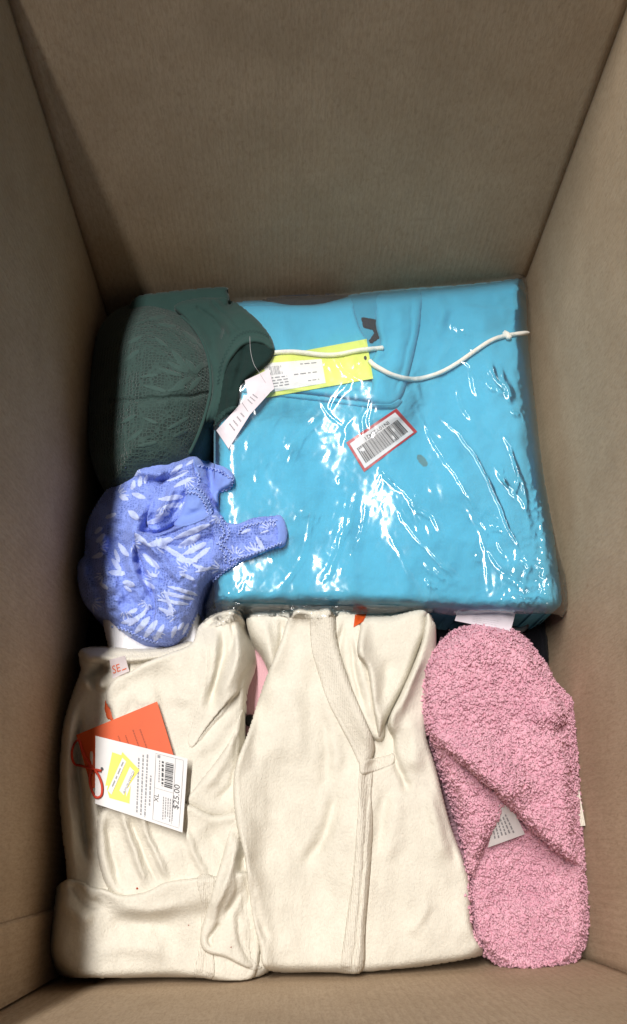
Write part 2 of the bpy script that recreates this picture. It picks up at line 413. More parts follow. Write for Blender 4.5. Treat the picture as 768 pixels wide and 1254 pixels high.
M_card_p = plain('lilac_card', (.68, .62, .68), .55, .35)
M_label_sat = plain('satin_label', (.78, .70, .74), .4, .5, 1500, .0001)
M_yel = plain('yellow_card', (.62, .69, .15), .5, .4)
M_yel2 = plain('yellow_sticker', (.72, .64, .05), .45, .4)
M_or = plain('orange_card', (.62, .085, .012), .5, .35, 1000, .00004)
M_orp = plain('orange_print', (.80, .16, .06), .5, .3)
M_ordark = plain('dark_orange_print', (.35, .05, .01), .5, .3)
M_redcord = plain('red_cord', (.62, .06, .03), .7, .3, 1500, .0003)
M_red = plain('red_sticker', (.42, .018, .026), .4, .5)
M_ink = plain('black_ink', (.03, .03, .035), .5, .3)
M_inkg = plain('grey_ink', (.25, .25, .27), .5, .3)
M_inkl = plain('pale_ink', (.50, .49, .51), .5, .3)
M_plas = plain('black_plastic', (.012, .012, .014), .4, .3)
M_plasg = plain('grey_plastic', (.07, .08, .09), .35, .5)
M_stain = plain('dull_mark', (.10, .22, .24), .8, .1)

def film():
    m = bpy.data.materials.new('clear_film'); m.use_nodes = True; nt = m.node_tree; nt.nodes.clear()
    out = nt.nodes.new('ShaderNodeOutputMaterial'); tr = nt.nodes.new('ShaderNodeBsdfTransparent'); gl = nt.nodes.new('ShaderNodeBsdfGlossy'); df = nt.nodes.new('ShaderNodeBsdfDiffuse')
    tr.inputs['Color'].default_value = (.97, .975, .98, 1)
    gl.inputs['Roughness'].default_value = .15; gl.inputs['Color'].default_value = (1, 1, 1, 1); df.inputs['Color'].default_value = (.8, .85, .88, 1)
    fr = nt.nodes.new('ShaderNodeFresnel'); fr.inputs['IOR'].default_value = 1.5
    b = nt.nodes.new('ShaderNodeBump'); v = coords(nt); n1 = noise_n(nt, v, 110, 3, .5)
    nt.links.new(n1, b.inputs['Height']); b.inputs['Distance'].default_value = .00018; b.inputs['Strength'].default_value = .5
    nt.links.new(b.outputs[0], gl.inputs['Normal']); nt.links.new(b.outputs[0], fr.inputs['Normal'])
    f = math_n(nt, 'MULTIPLY', fr.outputs[0], 1.25, True)
    m1 = nt.nodes.new('ShaderNodeMixShader'); m1.inputs[0].default_value = .035; nt.links.new(tr.outputs[0], m1.inputs[1]); nt.links.new(df.outputs[0], m1.inputs[2])
    m2 = nt.nodes.new('ShaderNodeMixShader'); nt.links.new(f, m2.inputs[0]); nt.links.new(m1.outputs[0], m2.inputs[1]); nt.links.new(gl.outputs[0], m2.inputs[2])
    nt.links.new(m2.outputs[0], out.inputs[0]); return m
M_film = film()

def lace(name, base, thread, leafc, cell, dist=.0005, contrast=.8):
    """net ground with woven leaves (attribute m = 1 on the leaves, 2 on plain cloth)"""
    m, nt, bs = newmat(name); bs.inputs['Roughness'].default_value = .75; bs.inputs['Specular IOR Level'].default_value = .3; bs.inputs['Sheen Weight'].default_value = .15
    v = coords(nt); at = nt.nodes.new('ShaderNodeAttribute'); at.attribute_name = 'm'
    vo = nt.nodes.new('ShaderNodeTexVoronoi'); vo.feature = 'DISTANCE_TO_EDGE'; nt.links.new(v, vo.inputs['Vector']); vo.inputs['Scale'].default_value = 1/cell; vo.inputs['Randomness'].default_value = .45
    net = ramp_n(nt, vo.outputs['Distance'], .10, .22)      # 0 on thread
    n = noise_n(nt, v, 45, 3, .6); dens = ramp_n(nt, n, .40, .60)
    hole = math_n(nt, 'MULTIPLY', net, math_n(nt, 'ADD', math_n(nt, 'MULTIPLY', dens, .7), .3))
    leaf = ramp_n(nt, at.outputs['Fac'], .35, .65)
    fine = noise_n(nt, v, 900, 3, .6)
    c = mix_n(nt, math_n(nt, 'MULTIPLY', hole, contrast), thread, base); c = mix_n(nt, leaf, c, leafc)
    c = mix_n(nt, math_n(nt, 'MULTIPLY', ramp_n(nt, fine, .4, .7), .25), c, tuple(x*.6 for x in base))
    nt.links.new(c, bs.inputs['Base Color'])
    h = math_n(nt, 'ADD', math_n(nt, 'MULTIPLY', math_n(nt, 'SUBTRACT', 1.0, hole), math_n(nt, 'SUBTRACT', 1.0, leaf)), math_n(nt, 'ADD', math_n(nt, 'MULTIPLY', leaf, 1.3), math_n(nt, 'MULTIPLY', fine, .5)))
    bump_n(nt, h, bs, dist); return m
M_glace = lace('green_lace', (.009, .022, .020), (.026, .056, .050), (.033, .069, .062), .0033, .0006, .9)
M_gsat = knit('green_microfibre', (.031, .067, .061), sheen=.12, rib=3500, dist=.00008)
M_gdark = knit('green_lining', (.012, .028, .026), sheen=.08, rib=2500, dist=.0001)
M_gthread = plain('green_thread', (.022, .05, .047), .8, .2)
M_blace = lace('blue_lace', (.10, .165, .54), (.23, .32, .80), (.50, .585, .90), .0024, .0005, .95)
M_bband = knit('blue_elastic', (.22, .33, .78), sheen=.15, rib=4000, dist=.0002)
M_bthread = knit('blue_edging', (.36, .46, .88), sheen=.1, rib=2500, dist=.0003)
def pile_mat():
    m, nt, bs = newmat('pink_sherpa'); bs.inputs['Roughness'].default_value = .9; bs.inputs['Specular IOR Level'].default_value = .15
    bs.inputs['Sheen Weight'].default_value = .2; bs.inputs['Sheen Roughness'].default_value = .4; bs.inputs['Sheen Tint'].default_value = (1, .75, .85, 1); bs.inputs['Subsurface Scale'].default_value = .0022; bs.inputs['Subsurface Radius'].default_value = (1, .6, .7)
    v = coords(nt); n = noise_n(nt, v, 45, 3); n2 = noise_n(nt, v, 420, 3)
    c = mix_n(nt, ramp_n(nt, n, .3, .7), (.64, .315, .405), (.73, .395, .485)); c = mix_n(nt, math_n(nt, 'MULTIPLY', ramp_n(nt, n2, .4, .7), .4), c, (.80, .50, .58))
    nt.links.new(c, bs.inputs['Base Color']); bump_n(nt, noise_n(nt, v, 900, 3), bs, .0004); return m
M_pile = pile_mat()

# ---------------------------------------------------------------- the cardboard box
zb, zt = FLOOR, 0.30
cor = {'BL': P(120, 352, 0.0), 'BR': P(645, 338, 0.0), 'FR': P(727, 1177, 0.0), 'FL': P(51, 1207, 0.0)}
top = {'BL': P(10, 0, 0.276), 'BR': P(770, 2, 0.276)}
box = empty('cardboard_box', (*((cor['BL']+cor['FR'])/2)[:2], FLOOR-0.006), 'deep brown corrugated cardboard box seen from above, open at the top, holding the clothes', 'box')
def corner(k, z):
    c = cor[k].copy(); lean = {'BL': (-.010, .012), 'BR': (.012, .012), 'FR': (.008, -.004), 'FL': (-.004, -.004)}[k]
    if k in top: d = (top[k]-cor[k])/0.276; c = c+np.array([d[0], d[1], 0])*z
    else: c = c+np.array([lean[0], lean[1], 0])*z/.3
    c[2] = z; return c
def panel(name, a, b, z0, z1, mat, out, th=0.005, label=None, bow=0.0, seed=1, ext=0.0, parent=box):
    """one wall of the box, slightly bowed, inner face between corners a and b; thickness towards out"""
    nu, nv = 60, 44; s, t = np.meshgrid(np.linspace(-ext, 1+ext, nu), np.linspace(0, 1, nv))
    z = z0+(z1-z0)*t
    pts = np.zeros((nv, nu, 3))
    for i in range(nv):
        A = corner(a, z[i, 0]); B = corner(b, z[i, 0]); pts[i] = A+(B-A)*s[i][:, None]
    o = np.array([out[0], out[1], 0.0]); sc2 = np.clip(s, 0, 1)
    w = bow*np.sin(np.pi*sc2)*(.4+.6*t)+.0011*fbm(s*6, t*6, 1.6, 3, seed)*np.sin(np.pi*sc2)
    pts = pts+o*w[..., None]
    inner = pts.reshape(-1, 3); outer = (pts+o*th).reshape(-1, 3); N = nu*nv
    i, j = np.meshgrid(np.arange(nv-1), np.arange(nu-1), indexing='ij'); q = (i*nu+j).ravel()
    f1 = np.stack([q, q+1, q+1+nu, q+nu], 1); f2 = f1[:, ::-1]+N
    rim = []
    def strip(idx):
        for x, y in zip(idx[:-1], idx[1:]): rim.append([x, y, y+N, x+N])
    strip([(nv-1)*nu+k for k in range(nu)]); strip([k for k in range(nu)][::-1]); strip([k*nu for k in range(nv)]); strip([k*nu+nu-1 for k in range(nv)][::-1])
    o_ = mesh_obj(name, np.concatenate([inner, outer]), [f1, f2, np.array(rim)], mat, parent)
    if label: o_['label'] = label
    return o_
panel('wall', 'BL', 'BR', zb, zt, M_card_x, (0, 1), label='far wall of the box behind the blue hoodie', bow=.003, seed=1)
panel('wall', 'FL', 'FR', zb, zt-.01, M_card_x, (0, -1), label='near wall of the box below the cream cardigan', bow=.001, seed=2)
panel('wall', 'FL', 'BL', zb, zt+.032, M_card_y, (-1, 0), label='shaded left wall of the box', bow=.002, seed=3, ext=.008)
panel('wall', 'FR', 'BR', zb, zt-.003, M_card_y, (1, 0), label='right wall of the box beside the pink slipper', bow=.011, seed=4, ext=.008)
# overlapping joint strip of the box, inside the left wall near the front corner
def joint():
    zs = np.linspace(zb, zt+.02, 30); rows = []
    for z in zs:
        A = corner('FL', z); B = corner('BL', z); d = (B-A)/np.linalg.norm(B-A); n = np.array([d[1], -d[0], 0]); n = n if n[0] > 0 else -n
        off = n*(.0024-.002*0)
        rows.append([A+d*.001+n*.0004, A+d*.001+off, A+d*.044+off, A+d*.0455+n*.0012, A+d*.0455-n*.001])
    v = np.array(rows).reshape(-1, 3); f = []
    for i in range(len(zs)-1):
        for j in range(4): f.append([i*5+j, i*5+j+1, (i+1)*5+j+1, (i+1)*5+j])
    o = mesh_obj('joint_flap', v, np.array(f), M_card_y, box, smooth_=False); o['label'] = 'glued cardboard joint strip at the near left corner'
joint()
def floor_panel():
    c = [corner(k, FLOOR) for k in ('FL', 'FR', 'BR', 'BL')]; e = []
    m = sum(c)/4
    c = [m+(p-m)*1.02 for p in c]
    v = [p+np.array([0, 0, 0]) for p in c]+[p+np.array([0, 0, -.005]) for p in c]
    o = mesh_obj('bottom_panel', np.array(v), np.array([[0, 1, 2, 3], [7, 6, 5, 4], [0, 4, 5, 1], [1, 5, 6, 2], [2, 6, 7, 3], [3, 7, 4, 0]]), M_card_x, box, smooth_=False)
floor_panel()

# ---------------------------------------------------------------- the heap
# black garment under everything
layer('black_garment', [(112, 372), (300, 362), (500, 356), (636, 350), (655, 500), (684, 760), (705, 960), (712, 1158), (500, 1182), (250, 1188), (68, 1190), (76, 900), (98, 600)],
      M_black, thick=.05, base=-.105, R=18, noise=[(70, .016, 3), (22, .004, 5)], step=4,
      folds=[([(530, 770), (548, 790), (552, 830)], 6, .008, 'ridge'), ([(640, 750), (662, 775), (668, 820)], 6, .010, 'ridge'), ([(560, 760), (600, 752), (660, 758)], 5, .006, 'ridge')],
      clamp=False)
tag(bpy.data.objects['black_garment'], 'black folded garment at the bottom, showing in the gap above the pink slipper', 'clothing')
# dark ring in that gap
tube('plastic_ring', [(634+11*math.cos(a), 762+10*math.sin(a)) for a in np.linspace(0, 2*math.pi, 10, endpoint=False)], .0028, M_plasg, closed=True, lift=.010)
tag(bpy.data.objects['plastic_ring'], 'dark grey plastic ring half hidden beside the white paper tag', 'ring')
# charcoal cloth against the far wall
layer('charcoal_garment', [(318, 370), (336, 363), (380, 360), (420, 360), (440, 366), (400, 390), (320, 385)], M_grey, thick=.010, base=0.0, clamp=False, R=6, noise=[(30, .003, 8)], step=3)
tag(bpy.data.objects['charcoal_garment'], 'charcoal cloth just peeping out between the far wall and the blue hoodie', 'clothing')

# --- blue hoodie
hood = empty('hooded_sweatshirt', P(460, 560, -.05), 'bright blue hooded sweatshirt folded flat inside the clear plastic bag', 'hoodie')
HO = [(262, 480), (264, 420), (280, 378), (296, 369), (330, 368), (352, 371), (385, 371), (412, 365), (440, 359), (500, 353), (560, 349), (610, 344), (636, 341), (643, 350), (645, 380), (648, 430), (656, 500), (666, 580), (676, 640), (684, 700), (688, 728), (684, 744), (655, 749), (600, 748), (500, 745), (400, 742), (300, 743), (268, 742), (262, 720), (262, 600)]
layer('body', HO, M_blue, hood, thick=.026, base=0.0, R=16, down=.07, step=2, clamp=False,
      noise=[(110, .008, 11), (42, .0030, 13), (14, .0002, 17)],
      folds=[([(300, 372), (400, 366), (520, 355), (630, 345)], 7, -.004, 'ridge'), ([(380, 368), (384, 390), (376, 420)], 9, -.003, 'ridge'), ([(540, 350), (552, 380), (545, 410)], 7, -.003, 'ridge'), ([(445, 575), (446, 640), (440, 740)], 10, -.0018, 'ridge'), ([(560, 372), (590, 376), (634, 378)], 5, .003, 'lap'),
             ([(560, 366), (545, 384), (528, 420)], 8, .003, 'ridge'), ([(634, 400), (640, 470), (648, 560), (655, 640)], 7, -.004, 'ridge'),
             ([(655, 640), (600, 660), (520, 655)], 16, .003, 'ridge'), ([(283, 600), (350, 596), (440, 602)], 6, .0018, 'lap'),
             ([(600, 690), (640, 688), (678, 700)], 12, .004, 'ridge'), ([(580, 360), (600, 420), (612, 500)], 14, .0025, 'ridge'),
             ([(330, 500), (380, 505), (440, 500)], 12, -.002, 'ridge'), ([(520, 500), (560, 580), (600, 660)], 18, .002, 'ridge')])
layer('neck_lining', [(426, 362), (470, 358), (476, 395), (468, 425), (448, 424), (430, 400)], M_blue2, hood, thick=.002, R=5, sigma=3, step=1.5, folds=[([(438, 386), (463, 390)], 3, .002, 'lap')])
layer('neck_patch', [(442, 388), (461, 391), (463, 404), (466, 413), (455, 421), (451, 418), (458, 408), (457, 404), (445, 401)], M_grey, hood, thick=.0006, R=2, sigma=2, sharp=True, step=1.2)  # dark patch standing in for the shade inside the hood opening
layer('hood_panel', [(284, 384), (300, 374), (352, 374), (390, 373), (425, 364), (431, 366), (435, 384), (441, 402), (449, 414), (458, 425), (470, 440), (476, 470), (473, 492), (440, 490), (380, 483), (330, 478), (270, 470), (268, 430)], M_blue, hood,
      thick=.0055, R=7, sigma=6, step=1.8, noise=[(45, .0025, 21)],
      folds=[([(330, 380), (350, 420), (360, 470)], 14, .0022, 'ridge'), ([(405, 372), (412, 400), (425, 440)], 8, .0022, 'ridge'), ([(300, 468), (380, 474), (468, 483)], 2.2, -.0014, 'ridge', .02), ([(426, 376), (433, 402), (448, 424)], 3, -.0012, 'ridge', .1)])
layer('hood_panel', [(464, 360), (490, 355), (514, 354), (515, 392), (508, 430), (500, 462), (492, 486), (478, 497), (455, 494), (456, 470), (452, 450), (460, 432), (466, 420), (461, 400), (460, 380)], M_blue, hood,
      thick=.007, R=8, sigma=6, step=1.6, noise=[(40, .0025, 25)],
      folds=[([(488, 362), (492, 400), (484, 440), (470, 470)], 9, .003, 'ridge'), ([(504, 362), (504, 400), (494, 448), (484, 482)], 2.2, -.0014, 'ridge', .05), ([(462, 446), (476, 436), (488, 430)], 3, .003, 'lap')])
# seam of the neckline below the hood
layer('neck_seam', [(268, 470), (330, 478), (400, 486), (470, 495), (488, 489), (492, 493), (474, 501), (400, 492), (330, 484), (268, 476)], M_blue, hood, thick=.002, R=2.5, sigma=3, step=1.5)
layer('stain', [(513, 556), (520, 560), (524, 568), (520, 572), (514, 567), (510, 560)], M_stain, hood, thick=.0001, R=2, sigma=1, gap=.0001, skirt=False)
# yellow hang tag on the hoodie
YT = [(292, 446), (449, 414.5), (457, 463), (336, 485.5), (300, 488)]
yq = [(300, 443), (449, 415), (457, 463.5), (308, 490)]
yt = card('hang_tag', yq, M_yel, hood, sigma=9, lift=.0012, n=60)
yt['label'] = 'bright yellow hang tag with a white printed label'
WL = [(322, 445), (394, 439.5), (399, 469), (331, 480.5)]
card('price_label', WL, M_card_w, hood, sigma=0, lift=.0003, th=.0002, n=40)
sh = []
rb = random.Random(3)
for k in range(11): sh.append(rect(.06+k*.022, .12, rb.choice((.006, .01, .014)), .30))
for k in range(4): sh += words(.05+.01*k, .52+.1*k, .36, .52+.1*k, .035, 60+k)
sh += words(.48, .50, .88, .50, .04, 71); sh += words(.62, .13, .90, .13, .035, 72); sh += words(.7, .80, .9, .80, .03, 73)
print_on('print', WL, sh, M_inkg, hood)
print_on('tag_hole', yq, [[(.965+.012*math.cos(a), .46+.055*math.sin(a)) for a in np.linspace(0, 6.28, 9)[:-1]]], M_ink, hood)
# drawstrings
tube('drawstring', [(296, 436), (330, 432.5), (360, 431), (395, 434.5), (415, 434), (440, 429), (460, 427), (470, 426)], .0023, M_cord, hood, taper=True)
tube('drawstring', [(452, 441), (458, 447), (468, 453), (480, 459), (500, 464), (518, 463), (540, 456), (560, 445), (580, 431), (598, 419), (612, 413), (630, 409.5), (648, 407.5)], .0023, M_cord, hood, taper=True)
tube('knot', [(616, 407.5), (621, 410), (624, 415)], .0030, M_cord, hood, lift=.0005, taper=True)

# --- red edged barcode label under the film
SQ = [(424, 542), (485.5, 500), (511, 528.5), (446, 578)]
sk = empty('barcode_sticker', P(467, 540, .02), 'small red edged white barcode label seen through the plastic on the blue hoodie', 'sticker')
card('backing', SQ, M_red, sk, sigma=8)
WQ = [(428.5, 543.2), (484, 505), (506.5, 529.3), (447, 573.5)]
card('label_face', WQ, M_card_w, sk, sigma=0, lift=.0003, th=.0002)
rb = random.Random(11); x = .06; sh = []
while x < .93:
    w = rb.choice((.007, .007, .012, .018)); sh.append(rect(x, .27, w, .60)); x += w+rb.choice((.006, .009, .013))
sh.append(text_shape('IN10Y28421', (.80, .10), (-.105, 0), 1, (0, .20)))
print_on('print', WQ, sh, M_ink, sk)

# --- clear bag
BO = [(262, 520), (264, 420), (284, 372), (300, 364), (380, 362), (450, 356), (540, 348), (610, 341), (638, 335), (646, 342), (649, 360), (650, 420), (655, 470), (660, 520), (667, 580), (677, 628), (683, 660), (690, 690), (698, 722), (697, 745), (690, 756), (678, 752), (640, 752), (600, 750), (560, 754), (520, 750), (470, 752), (430, 749), (380, 753), (330, 750), (290, 754), (262, 758), (246, 756), (238, 748), (252, 736), (262, 700), (262, 600)]
crease = []
def cr(pts, w=3.2, a=.0022, kind='tent', t=.3):
    if kind == 'tent':                                     # pulled film: straight flanks, tilted to throw the lamp's glint at the camera
        m_ = pts[len(pts)//2]; q = P(m_[0], m_[1], 0.03); c = np.array([-q[0], -q[1], .57]); l = np.array([-.475-q[0], .8-q[1], 2.27]); h = c/np.linalg.norm(c)+l/np.linalg.norm(l)
        sx = -h[0]/h[2]; dx = pts[-1][0]-pts[0][0]; dy = pts[-1][1]-pts[0][1]; nx_ = max(abs(dy)/math.hypot(dx, dy), .5)
        crease.append((pts, w*1.5, w*1.5*PX*max(sx, .06)/nx_*min(a/.0026, 1.15)*(1.9 if m_[0] > 585 and m_[1] < 600 else 1.15), kind, t))
    else: crease.append((pts, w*1.35, a*.5, kind, t))
# long pulls, laid along the streaks of glare they are shaped to give
cr([(505, 480), (512, 500), (530, 540), (560, 585), (590, 630), (600, 640)], 2.6, .0030); cr([(522, 492), (545, 515), (570, 540), (600, 590), (628, 655), (660, 700)], 2.6, .0028)
cr([(488, 590), (505, 615), (530, 632), (545, 660)], 3.4, .0034); cr([(478, 612), (496, 640), (520, 668), (545, 692), (570, 712)], 2.4, .0024)
cr([(585, 655), (610, 690), (640, 715), (660, 740)], 3, .0026); cr([(600, 560), (620, 590), (640, 612), (650, 640)], 4, .0034); cr([(560, 470), (568, 500), (585, 520)], 3.6, .0032)
cr([(597, 430), (606, 455), (622, 480), (628, 500)], 4, .0036); cr([(610, 440), (618, 462), (632, 490)], 3, .003); cr([(575, 440), (580, 470), (588, 492)], 3, .0026)
cr([(612, 520), (625, 550), (640, 590), (650, 630)], 3, .0026); cr([(630, 560), (634, 590), (628, 602)], 3, .0026)
cr([(400, 500), (370, 530), (345, 560)], 4, .0036); cr([(380, 522), (362, 548), (350, 575)], 3, .003); cr([(330, 520), (308, 530), (302, 560)], 2.8, .003); cr([(340, 500), (330, 525), (322, 545)], 2.4, .0022)
cr([(390, 488), (405, 510), (424, 526)], 2.4, .0028); cr([(447, 500), (444, 520), (446, 540)], 2.6, .0030); cr([(458, 496), (452, 515), (456, 530)], 2.4, .0026)
cr([(440, 590), (436, 610), (428, 640), (418, 660), (408, 690), (385, 722)], 4.2, .0038); cr([(428, 600), (420, 640), (412, 672)], 3, .0028); cr([(446, 610), (444, 650), (430, 680)], 3, .0026); cr([(462, 568), (480, 590), (500, 605)], 3.6, .0032)
cr([(388, 590), (380, 640), (366, 690), (335, 728)], 3, .0028); cr([(380, 575), (378, 610), (372, 650)], 2.2, .0020); cr([(330, 728), (360, 700), (372, 670)], 2, .0018)
cr([(560, 395), (540, 440), (520, 470)], 3, .0018); cr([(450, 410), (445, 440), (425, 470), (395, 510)], 3, .0020); cr([(390, 415), (400, 440), (412, 460)], 3, .0022); cr([(408, 430), (425, 455), (450, 470)], 3.5, .0026)
cr([(300, 388), (360, 400), (420, 398)], 5, .0010); cr([(650, 680), (640, 720), (652, 748)], 3, .0024); cr([(684, 690), (686, 720), (692, 748)], 3, .0036); cr([(692, 700), (684, 730), (680, 750)], 2.6, .0036)
cr([(640, 345), (632, 360), (640, 380)], 3, .0028); cr([(628, 346), (640, 356), (646, 372)], 2.5, .0028); cr([(470, 640), (500, 700), (520, 740)], 3, .0016); cr([(560, 600), (590, 660), (600, 735)], 3, .0016)
for (a, b, r, n_) in ((612, 462, 16, 6), (575, 440, 12, 4), (622, 590, 18, 5), (505, 622, 18, 5), (425, 640, 20, 6), (412, 690, 14, 4), (358, 545, 18, 6), (600, 640, 18, 5), (560, 400, 12, 3), (435, 440, 16, 5), (540, 700, 16, 4), (385, 620, 14, 3), (470, 585, 10, 4), (300, 560, 12, 3), (640, 500, 12, 4), (650, 690, 12, 4), (300, 720, 14, 4)):  # bunches of short creases placed where glints should gather
    rq = random.Random(int(a*7+b))
    for k in range(n_):
        x = a+rq.gauss(0, r*.6); y = b+rq.gauss(0, r*.7); g_ = math.radians((58 if a > 465 else 112)+rq.gauss(0, 16)); L = rq.uniform(.5, 1.4)*r; c_, s_ = math.cos(g_)*L/2, math.sin(g_)*L/2; b_ = rq.uniform(-3, 3)
        cr([(x-c_, y-s_), (x+b_, y+b_*.4), (x+c_, y+s_)], rq.uniform(1.1, 2.3), rq.uniform(.0024, .0034))
cr([(250, 742), (262, 752), (278, 748)], 3, .003); cr([(246, 750), (266, 744), (290, 752)], 2.4, .003); cr([(300, 740), (340, 746), (420, 742), (500, 746), (620, 742)], 3, .0030)
rr = random.Random(5)
for k in range(46):                                     # short crinkles everywhere
    x = rr.uniform(275, 672); y = rr.uniform(380, 742)
    ang = math.radians(rr.gauss(58 if x > 470 else 112, 20)); L = rr.uniform(9, 38); c_, s_ = math.cos(ang)*L/2, math.sin(ang)*L/2; b_ = rr.uniform(-5, 5)
    cr([(x-c_, y-s_), (x+b_, y+b_*.3), (x+c_, y+s_)], rr.uniform(1.6, 3.0), rr.uniform(.0004, .0016), 'ridge', .45)
def crum(U, V, s):
    e = np.clip(1-s/22, 0, 1)
    c = np.clip((U-600)/60, 0, 1)*np.clip((V-560)/120, 0, 1)+np.clip((300-U)/40, 0, 1)*np.clip((V-700)/40, 0, 1)
    pt = 0
    for (a, b, r) in ((612, 462, 20), (575, 440, 14), (622, 590, 22), (505, 622, 22), (425, 640, 24), (412, 690, 16), (358, 545, 22), (600, 640, 20), (690, 725, 16), (255, 748, 16), (450, 500, 9), (435, 440, 16), (470, 585, 12), (640, 352, 14), (560, 400, 10), (320, 560, 14), (540, 700, 16), (385, 620, 14)):  # crumple added where the film should catch highlights
        pt = pt+np.exp(-((U-a)**2+(V-b)**2)/r**2)
    pt = np.clip(pt, 0, 1)*np.clip(np.abs(U-475)/12, 0, 1)
    k = np.clip((U-455)/40, 0, 1); th = np.radians(60)*k+np.radians(108)*(1-k); al = np.where(U > 475, U*.5+V*.87, -U*.33+V*.94); ac = np.where(U > 475, U*.87-V*.5, U*.94+V*.33)
    r1 = np.abs(fbm(U, V, 16, 3, 41)); r2 = np.abs(fbm(U*1.0+V*.5, V-U*.3, 30, 3, 47))
    return (.0022*e+.003*c)*(r1)+.0006*r2+pt*(.0008*np.abs(fbm(ac, al*.22, 8, 2, 53))+.0002*np.abs(fbm(U, V, 7, 2, 59)))
def level(U, V, Gl):
    A = G[320:780, 220:720].copy()
    for r in (1, 2, 3, 4, 5):                                 # hold the film up past the cloth's edge
        A = np.maximum.reduce([A]+[np.roll(np.roll(A, a*r, 0), b*r, 1) for a in (-1, 0, 1) for b in (-1, 0, 1)])
    A = blur(A, 13); return samp(A, U, V, 220, 320)-.002+.010*np.clip((U-660)/30, 0, 1)*np.clip((V-560)/100, 0, 1)
bag = layer('plastic_bag', BO, M_film, base=level, thick=.004, R=8, noise=[(80, .0012, 31)], folds=crease, step=1.25, extra=crum, gap=.0004, down=.03, skirt=False)
tag(bag, 'clear glossy plastic bag wrapped around the blue hoodie', 'plastic bag')
G_afterbag = G.copy()
FA = .74; FW = 1.05; NA = .42; NS = .5

# --- white cloth below the blue bralette
layer('white_cloth', [(128, 752), (160, 748), (236, 742), (243, 760), (241, 800), (190, 806), (140, 806), (132, 790)], M_whitec, thick=.02, base=-.010, R=10, down=.05, sigma=10, step=2.5, noise=[(26, .004, 50)])
tag(bpy.data.objects['white_cloth'], 'white cloth peeping out below the blue lace bralette', 'clothing')

# --- cream long sleeved top on the left (with tags)
top_ = empty('cream_sweater', P(190, 1000, -.05), 'cream knit sweater lying at the left, with the orange and white hang tags on it', 'clothing')
layer('back_panel', [(97, 797), (120, 792), (160, 795), (200, 794), (240, 790), (280, 770), (296, 790), (300, 830), (300, 900), (306, 940), (330, 980), (330, 1190), (200, 1192), (80, 1186), (82, 1080), (76, 1020), (71, 959), (75, 897), (88, 850), (98, 822)], M_cream, top_,
      thick=.022, base=-.003, R=13, down=.08, step=2, clamp=False, noise=[(60, .010, 61), (24, .0006, 63)],
      folds=[([(92, 850), (84, 900), (82, 960), (92, 1050)], 8, .012, 'ridge'), ([(100, 860), (96, 920), (100, 990), (112, 1070)], 4, -.014, 'ridge'),
             ([(118, 880), (112, 930), (118, 1000), (134, 1080)], 8, .012, 'ridge'), ([(134, 990), (142, 1030), (150, 1080)], 4, -.012, 'ridge'), ([(106, 840), (120, 825), (134, 812)], 9, -.022, 'ridge', .3), ([(97, 838), (118, 834), (130, 846)], 6, .012, 'ridge')])
# neckband
layer('neckband', [(97, 796), (120, 791), (160, 794), (200, 793), (232, 785), (236, 794), (200, 806), (165, 812), (134, 812), (112, 812), (99, 808)], M_cream2, top_, thick=.010, R=6, sigma=5, step=1.5,
      folds=[([(99, 803), (130, 800), (165, 803), (205, 800)], 2, -.0015, 'ridge', .1)])
# label with orange lettering
LQ = [(134, 808), (153, 803), (158.5, 822), (138, 831)]
card('neck_patch', LQ, M_label_sat, top_, mode='plane')
print_on('print', LQ, [text_shape('SE', (.06, .78), (.52, 0), 1, (0, -.62)), rect(.62, .74, .26, .06)], M_orp, top_)
# hidden orange tag end
layer('orange_tab', [(129, 856), (136, 864), (143, 877), (140, 884), (131, 880), (128, 868)], M_or, top_, thick=.0006, R=1, sigma=3, sharp=True, step=1.5)
# main front panel
layer('front_panel', [(131, 846), (140, 832), (160, 822), (176, 812), (206, 800), (234, 788), (244, 766), (262, 752), (284, 748), (298, 758), (306, 778), (318, 806), (313, 822), (302, 836), (299, 870), (294, 905), (292, 950), (293, 990), (280, 1001), (255, 999), (232, 986), (200, 1000), (160, 1000), (140, 970), (140, 900), (136, 872), (130, 860)], M_cream, top_,
      thick=.006, R=5, base=over(), down=.05, step=1.7, noise=[(46, .006, 71), (18, .0006, 73)],
      folds=[([(268, 760), (272, 790), (262, 830), (262, 880)], 5, -.007, 'ridge'), ([(250, 770), (255, 800), (247, 850), (240, 900)], 9, .007, 'ridge'), ([(290, 756), (296, 790), (284, 830), (272, 880)], 8, .008, 'ridge'),
             ([(278, 752), (284, 780), (276, 806)], 3, -.005, 'ridge'), ([(298, 838), (280, 862), (258, 892), (232, 920)], 4, .006, 'lap'), ([(298, 880), (286, 910), (262, 940), (236, 975)], 3.5, .005, 'lap'),
             ([(145, 850), (170, 856), (200, 850)], 12, .004, 'ridge'), ([(150, 838), (160, 860), (158, 880)], 6, -.003, 'ridge'), ([(230, 930), (260, 905), (292, 860)], 9, .004, 'ridge'), ([(215, 800), (225, 830), (220, 870)], 14, .004, 'ridge')])
layer('draped_fold', [(246, 768), (256, 756), (270, 749), (291, 747), (301, 760), (309, 780), (318, 806), (312, 824), (300, 839), (276, 862), (252, 892), (236, 915), (230, 905), (240, 872), (250, 840), (254, 806), (250, 782)], M_cream, top_, thick=.0008, R=3, sigma=5, step=1.5, extra=lambda U, V, s: .0065*np.clip((U-(250-(V-782)*.16))/42, 0, 1)**1.4,
      folds=[([(272, 754), (276, 790), (266, 830), (250, 876)], 4.5, -.006, 'ridge'), ([(288, 754), (292, 790), (284, 826), (262, 866)], 6, .006, 'ridge'), ([(262, 762), (264, 800), (256, 850)], 5, .005, 'ridge'), ([(281, 752), (286, 780), (280, 806)], 2.6, -.005, 'ridge')])
